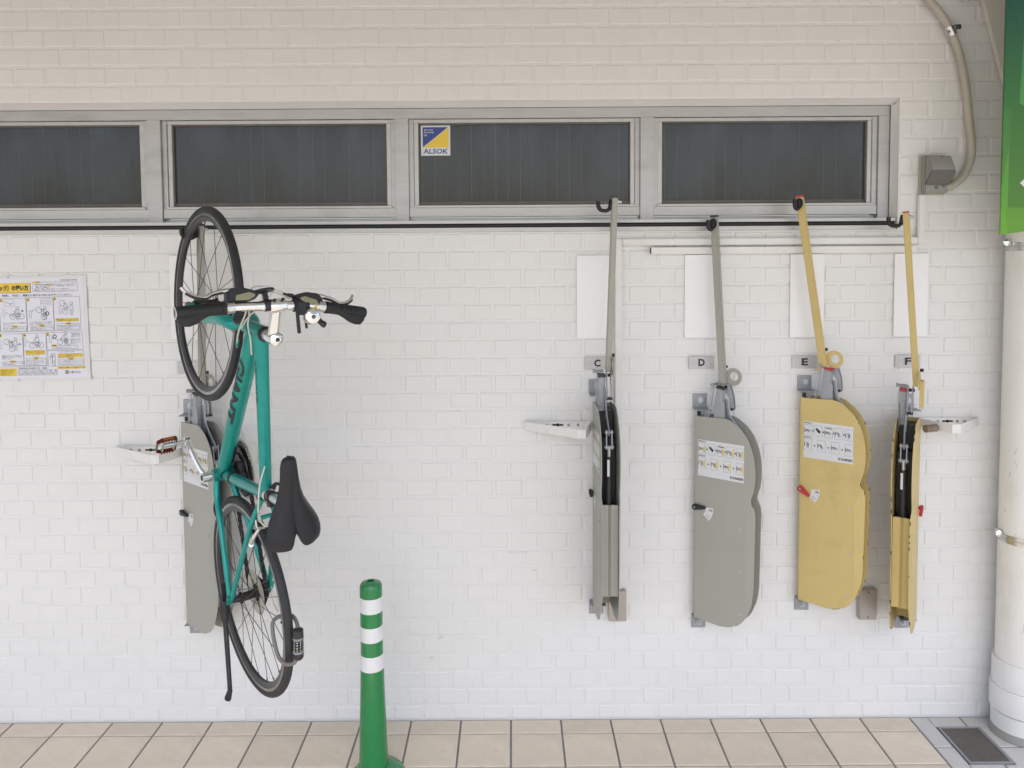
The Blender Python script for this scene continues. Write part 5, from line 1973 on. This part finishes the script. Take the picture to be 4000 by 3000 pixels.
# rear derailleur
b = MB()
b.tube([Vector((-0.004, -0.068, 0.320)), Vector((-0.018, -0.080, 0.285)), Vector((-0.006, -0.060, 0.255))], [0.010, 0.012, 0.010], 12)
b.beam(Vector((-0.002, -0.050, 0.262)), Vector((-0.040, -0.050, 0.190)), 0.003, 0.022, (0, 1, 0))
b.beam(Vector((-0.002, -0.036, 0.262)), Vector((-0.040, -0.036, 0.190)), 0.003, 0.022, (0, 1, 0))
for c in (Vector((0.002, -0.043, 0.262)), Vector((-0.036, -0.043, 0.196))):
    b.cyl(c + Vector((0, 0.003, 0)), c - Vector((0, 0.003, 0)), 0.018, 14)
b.build('rear_derailleur', 'hardware', bike)
cable([(0.03, -0.064, 0.345), (-0.045, -0.075, 0.365), (-0.085, -0.082, 0.345), (-0.070, -0.086, 0.300), (-0.030, -0.084, 0.290)], 0.0022, 'cable', 'derailleur_cable')
# front derailleur
b = MB()
s_ax = (STT - BBK).normalized()
fd = BBK + s_ax * 0.105
b.tube([fd - s_ax * 0.008, fd + s_ax * 0.008], 0.0205, 16)
b.beam(fd + Vector((0, -0.018, 0)), fd + Vector((0.008, -0.040, 0.006)), 0.020, 0.012, (0, 0, 1))
b.beam(fd + Vector((-0.025, -0.038, 0.004)), fd + Vector((0.045, -0.038, -0.012)), 0.0022, 0.026, (0, 1, 0))
b.beam(fd + Vector((-0.025, -0.054, 0.004)), fd + Vector((0.045, -0.054, -0.012)), 0.0022, 0.030, (0, 1, 0))
b.build('front_derailleur', 'hardware', bike, bevel=0.0008, seg=1)
b = MB()
b.tube([BBK + s_ax * 0.030, BBK + s_ax * 0.048], 0.0198, 16)
b.build('seat_tube_decal', 'bandgrey', bike)

# seat post, clamp, saddle
SD = (STT - BBK).normalized()
b = MB()
PT = STT + SD * 0.010
PE = Vector((0.330, 0, 0.800))
b.tube([PT, PE], 0.0140, 18)
b.build('seat_post', 'silver', bike)
b = MB()
b.tube([STT + SD * 0.004, STT + SD * 0.020], 0.0208, 18)
b.build('seat_clamp', 'silver', bike)
b = MB()
b.tube(spline([STT + SD * 0.012 + Vector((0.014, -0.012, 0.002)), STT + SD * 0.012 + Vector((0.030, -0.022, 0.010)), STT + SD * 0.012 + Vector((0.024, -0.034, 0.036))], 4), [0.008, 0.008, 0.0075, 0.007, 0.0058, 0.005, 0.0045, 0.004, 0.0035], 10)
b.build('quick_release_lever', 'hardware', bike)
b = MB()
b.tube([STT + SD * 0.026, STT + SD * 0.040], 0.0180, 16)
b.box(STT + SD * 0.033 + Vector((-0.022, 0, 0)), (0.016, 0.03, 0.03))
b.build('rear_lamp_mount', 'blackplastic', bike, bevel=0.002)
nose, tail = Vector((0.478, 0, 0.890)), Vector((0.222, 0, 0.838))
sx_ = (nose - tail).normalized()
sz_ = Vector((-sx_.z, 0, sx_.x))
LS = (nose - tail).length
b = MB()
for s in (1, -1):
    b.tube(spline([tail + sx_ * 0.20 - sz_ * 0.020 + Vector((0, 0.010 * s, 0)), tail + sx_ * 0.15 - sz_ * 0.044 + Vector((0, 0.020 * s, 0)), tail + sx_ * 0.07 - sz_ * 0.044 + Vector((0, 0.022 * s, 0)), tail + sx_ * 0.02 - sz_ * 0.016 + Vector((0, 0.034 * s, 0))], 5), 0.0036, 8)
b.box(PE + Vector((0, 0, 0.002)), (0.044, 0.044, 0.026))
b.build('saddle_rails', 'silver', bike)
# saddle shell: stations from nose to tail with half width and height
stn = [(1.00, 0.004, -0.012, 0.006), (0.985, 0.016, -0.004, 0.016), (0.95, 0.0215, 0.000, 0.022), (0.88, 0.0240, 0.002, 0.028), (0.75, 0.0265, 0.002, 0.030), (0.62, 0.0315, 0.001, 0.032), (0.50, 0.0400, 0.000, 0.034),
       (0.40, 0.0520, 0.000, 0.034), (0.30, 0.0655, 0.002, 0.033), (0.21, 0.0745, 0.005, 0.031), (0.13, 0.0775, 0.008, 0.029), (0.06, 0.0755, 0.009, 0.026), (0.00, 0.0690, 0.007, 0.022), (-0.035, 0.0560, 0.004, 0.018)]
NA = 25
vs, fs = [], []
for f, hw, top, thick in stn:
    for k in range(NA):
        tpar = -1 + 2 * k / (NA - 1)
        y = hw * 1.06 * math.copysign(abs(tpar) ** 0.85, tpar)
        drop = thick * (abs(tpar) ** 3.2)
        groove = 0.0105 * max(0.0, 1 - f / 0.78) ** 0.6 * math.exp(-(y / 0.0085) ** 2) if f < 0.78 else 0.0
        notch = 0.0
        if f < 0.16:
            notch = 0.036 * (1 - max(f, -0.04) / 0.16) * math.exp(-(y / 0.0120) ** 2)
        x = f * LS + notch
        p = tail + sx_ * x + sz_ * (top - drop - groove) + Vector((0, y, 0))
        vs.append(p)
m = len(stn)
for i in range(m - 1):
    for k in range(NA - 1):
        fs.append((i * NA + k, i * NA + k + 1, (i + 1) * NA + k + 1, (i + 1) * NA + k))
o = len(vs)
under = []
for i, (f, hw, top, thick) in enumerate(stn):
    for k in range(NA):
        tpar = -1 + 2 * k / (NA - 1)
        p = vs[i * NA + k]
        under.append(p - sz_ * (0.012 * (1 - abs(tpar) ** 4) + 0.0015) - Vector((0, 0.0015 * tpar, 0)))
vs += under
for i in range(m - 1):
    for k in range(NA - 1):
        fs.append((o + i * NA + k + 1, o + i * NA + k, o + (i + 1) * NA + k, o + (i + 1) * NA + k + 1))
for i in range(m - 1):
    for k in (0, NA - 1):
        fs.append((i * NA + k, (i + 1) * NA + k, o + (i + 1) * NA + k, o + i * NA + k))
for k in range(NA - 1):
    for i in (0, m - 1):
        fs.append((i * NA + k, i * NA + k + 1, o + i * NA + k + 1, o + i * NA + k))
b = MB()
b.add(vs, fs)
b.build('saddle', 'saddle', bike, ang=1.0)

# kickstand
b = MB()
k0, k1 = Vector((-0.006, 0.082, 0.312)), Vector((-0.262, 0.118, 0.362))
kd = (k1 - k0).normalized()
b.tube([k0 - kd * 0.006, k0 + kd * 0.050, k0 + kd * 0.062], [0.0150, 0.0135, 0.0085], 12)
b.beam(Vector((0.058, 0.070, 0.300)), Vector((-0.012, 0.074, 0.306)), 0.008, 0.024, (0, 1, 0))
b.tube([k0 + kd * 0.05, k1], [0.0085, 0.0072], 10)
ks = b.build('kickstand', 'hardware', bike)
b = MB()
b.tube([k1 - kd * 0.012, k1 + kd * 0.004, k1 + kd * 0.026 + Vector((0, 0.006, -0.006)), k1 + kd * 0.032 + Vector((0, 0.008, -0.008))], [0.0095, 0.0110, 0.0150, 0.0130], 10, sqdir=(0, 1, 0), sq=0.7)
b.build('kickstand_foot', 'rubber', ks)

# ------------------------------------------------------------------ combination lock looped round the rear tyre
lk = empty('cable_lock', (0, 0, 0))
lk.matrix_world = bmx
tag(lk, 'grey combination cable lock looped around the rear tyre of the bicycle', 'lock')
la = R(112)
def LP(ang, r_, y):
    a = R(ang)
    return Vector((r_ * math.cos(a), y, WR + r_ * math.sin(a)))


def LA(a):
    return 95.5 + (a - 101) * (21.5 / 26)


loop = [LP(99.0, 0.352, -0.018), LP(97.0, 0.333, -0.023), LP(95.6, 0.302, -0.025), LP(95.0, 0.277, -0.014), LP(95.4, 0.268, 0.010), LP(LA(103), 0.268, 0.026), LP(LA(108), 0.270, 0.031), LP(LA(116), 0.285, 0.034), LP(LA(124), 0.318, 0.034), LP(LA(127), 0.345, 0.022), LP(LA(126), 0.358, 0.000), LP(LA(121), 0.360, -0.012)]
b = MB()
b.tube(spline(loop, 6), 0.0062, 10)
b.build('cable', 'vinyl', lk)
l0, l1 = LP(114.6, 0.361, -0.012), LP(98.8, 0.353, -0.018)
ld = (l1 - l0).normalized()
LL = (l1 - l0).length
b = MB()
b.tube([l0, l0 + ld * 0.006, l0 + ld * 0.022], [0.0105, 0.0155, 0.0165], 16)
b.build('end_cap', 'blackplastic', lk)
b = MB()
b.tube([l0 + ld * 0.0712, l1 - ld * 0.004, l1], [0.0165, 0.0155, 0.0105], 16)
b.build('end_cap', 'blackplastic', lk)
b = MB()
b.tube([l0 + ld * 0.0223, l0 + ld * 0.029], 0.0168, 16)
b.build('collar', 'lockgrey', lk)
b = MB()
b.tube([l0 + ld * 0.0645, l0 + ld * 0.0710], 0.0168, 16)
b.build('collar', 'lockgrey', lk)
side = Vector((0, 0, 1)) - ld * ld.z
side.normalize()
side2 = ld.cross(side)
for k in range(4):
    b = MB()
    z0_ = 0.0293 + 0.0088 * k
    b.tube([l0 + ld * z0_, l0 + ld * (z0_ + 0.0080)], 0.0160, 16)
    dl = b.build('number_dial', 'blackplastic', lk)
    b = MB()
    for j in range(5):
        a = R(-70 + 36 * j)
        nrm = (side * math.cos(a) + side2 * math.sin(a)).normalized()
        c = l0 + ld * (z0_ + 0.0040) + nrm * 0.0165
        mm = axis_mx(c, c + nrm, ld)
        put_text(b, str((3 * k + j * 7) % 10), -0.0020, -0.0026, 0.0052, 0.0, 0.0036, 0.02, mm)
    b.build('digits', 'white', dl, smooth=False)
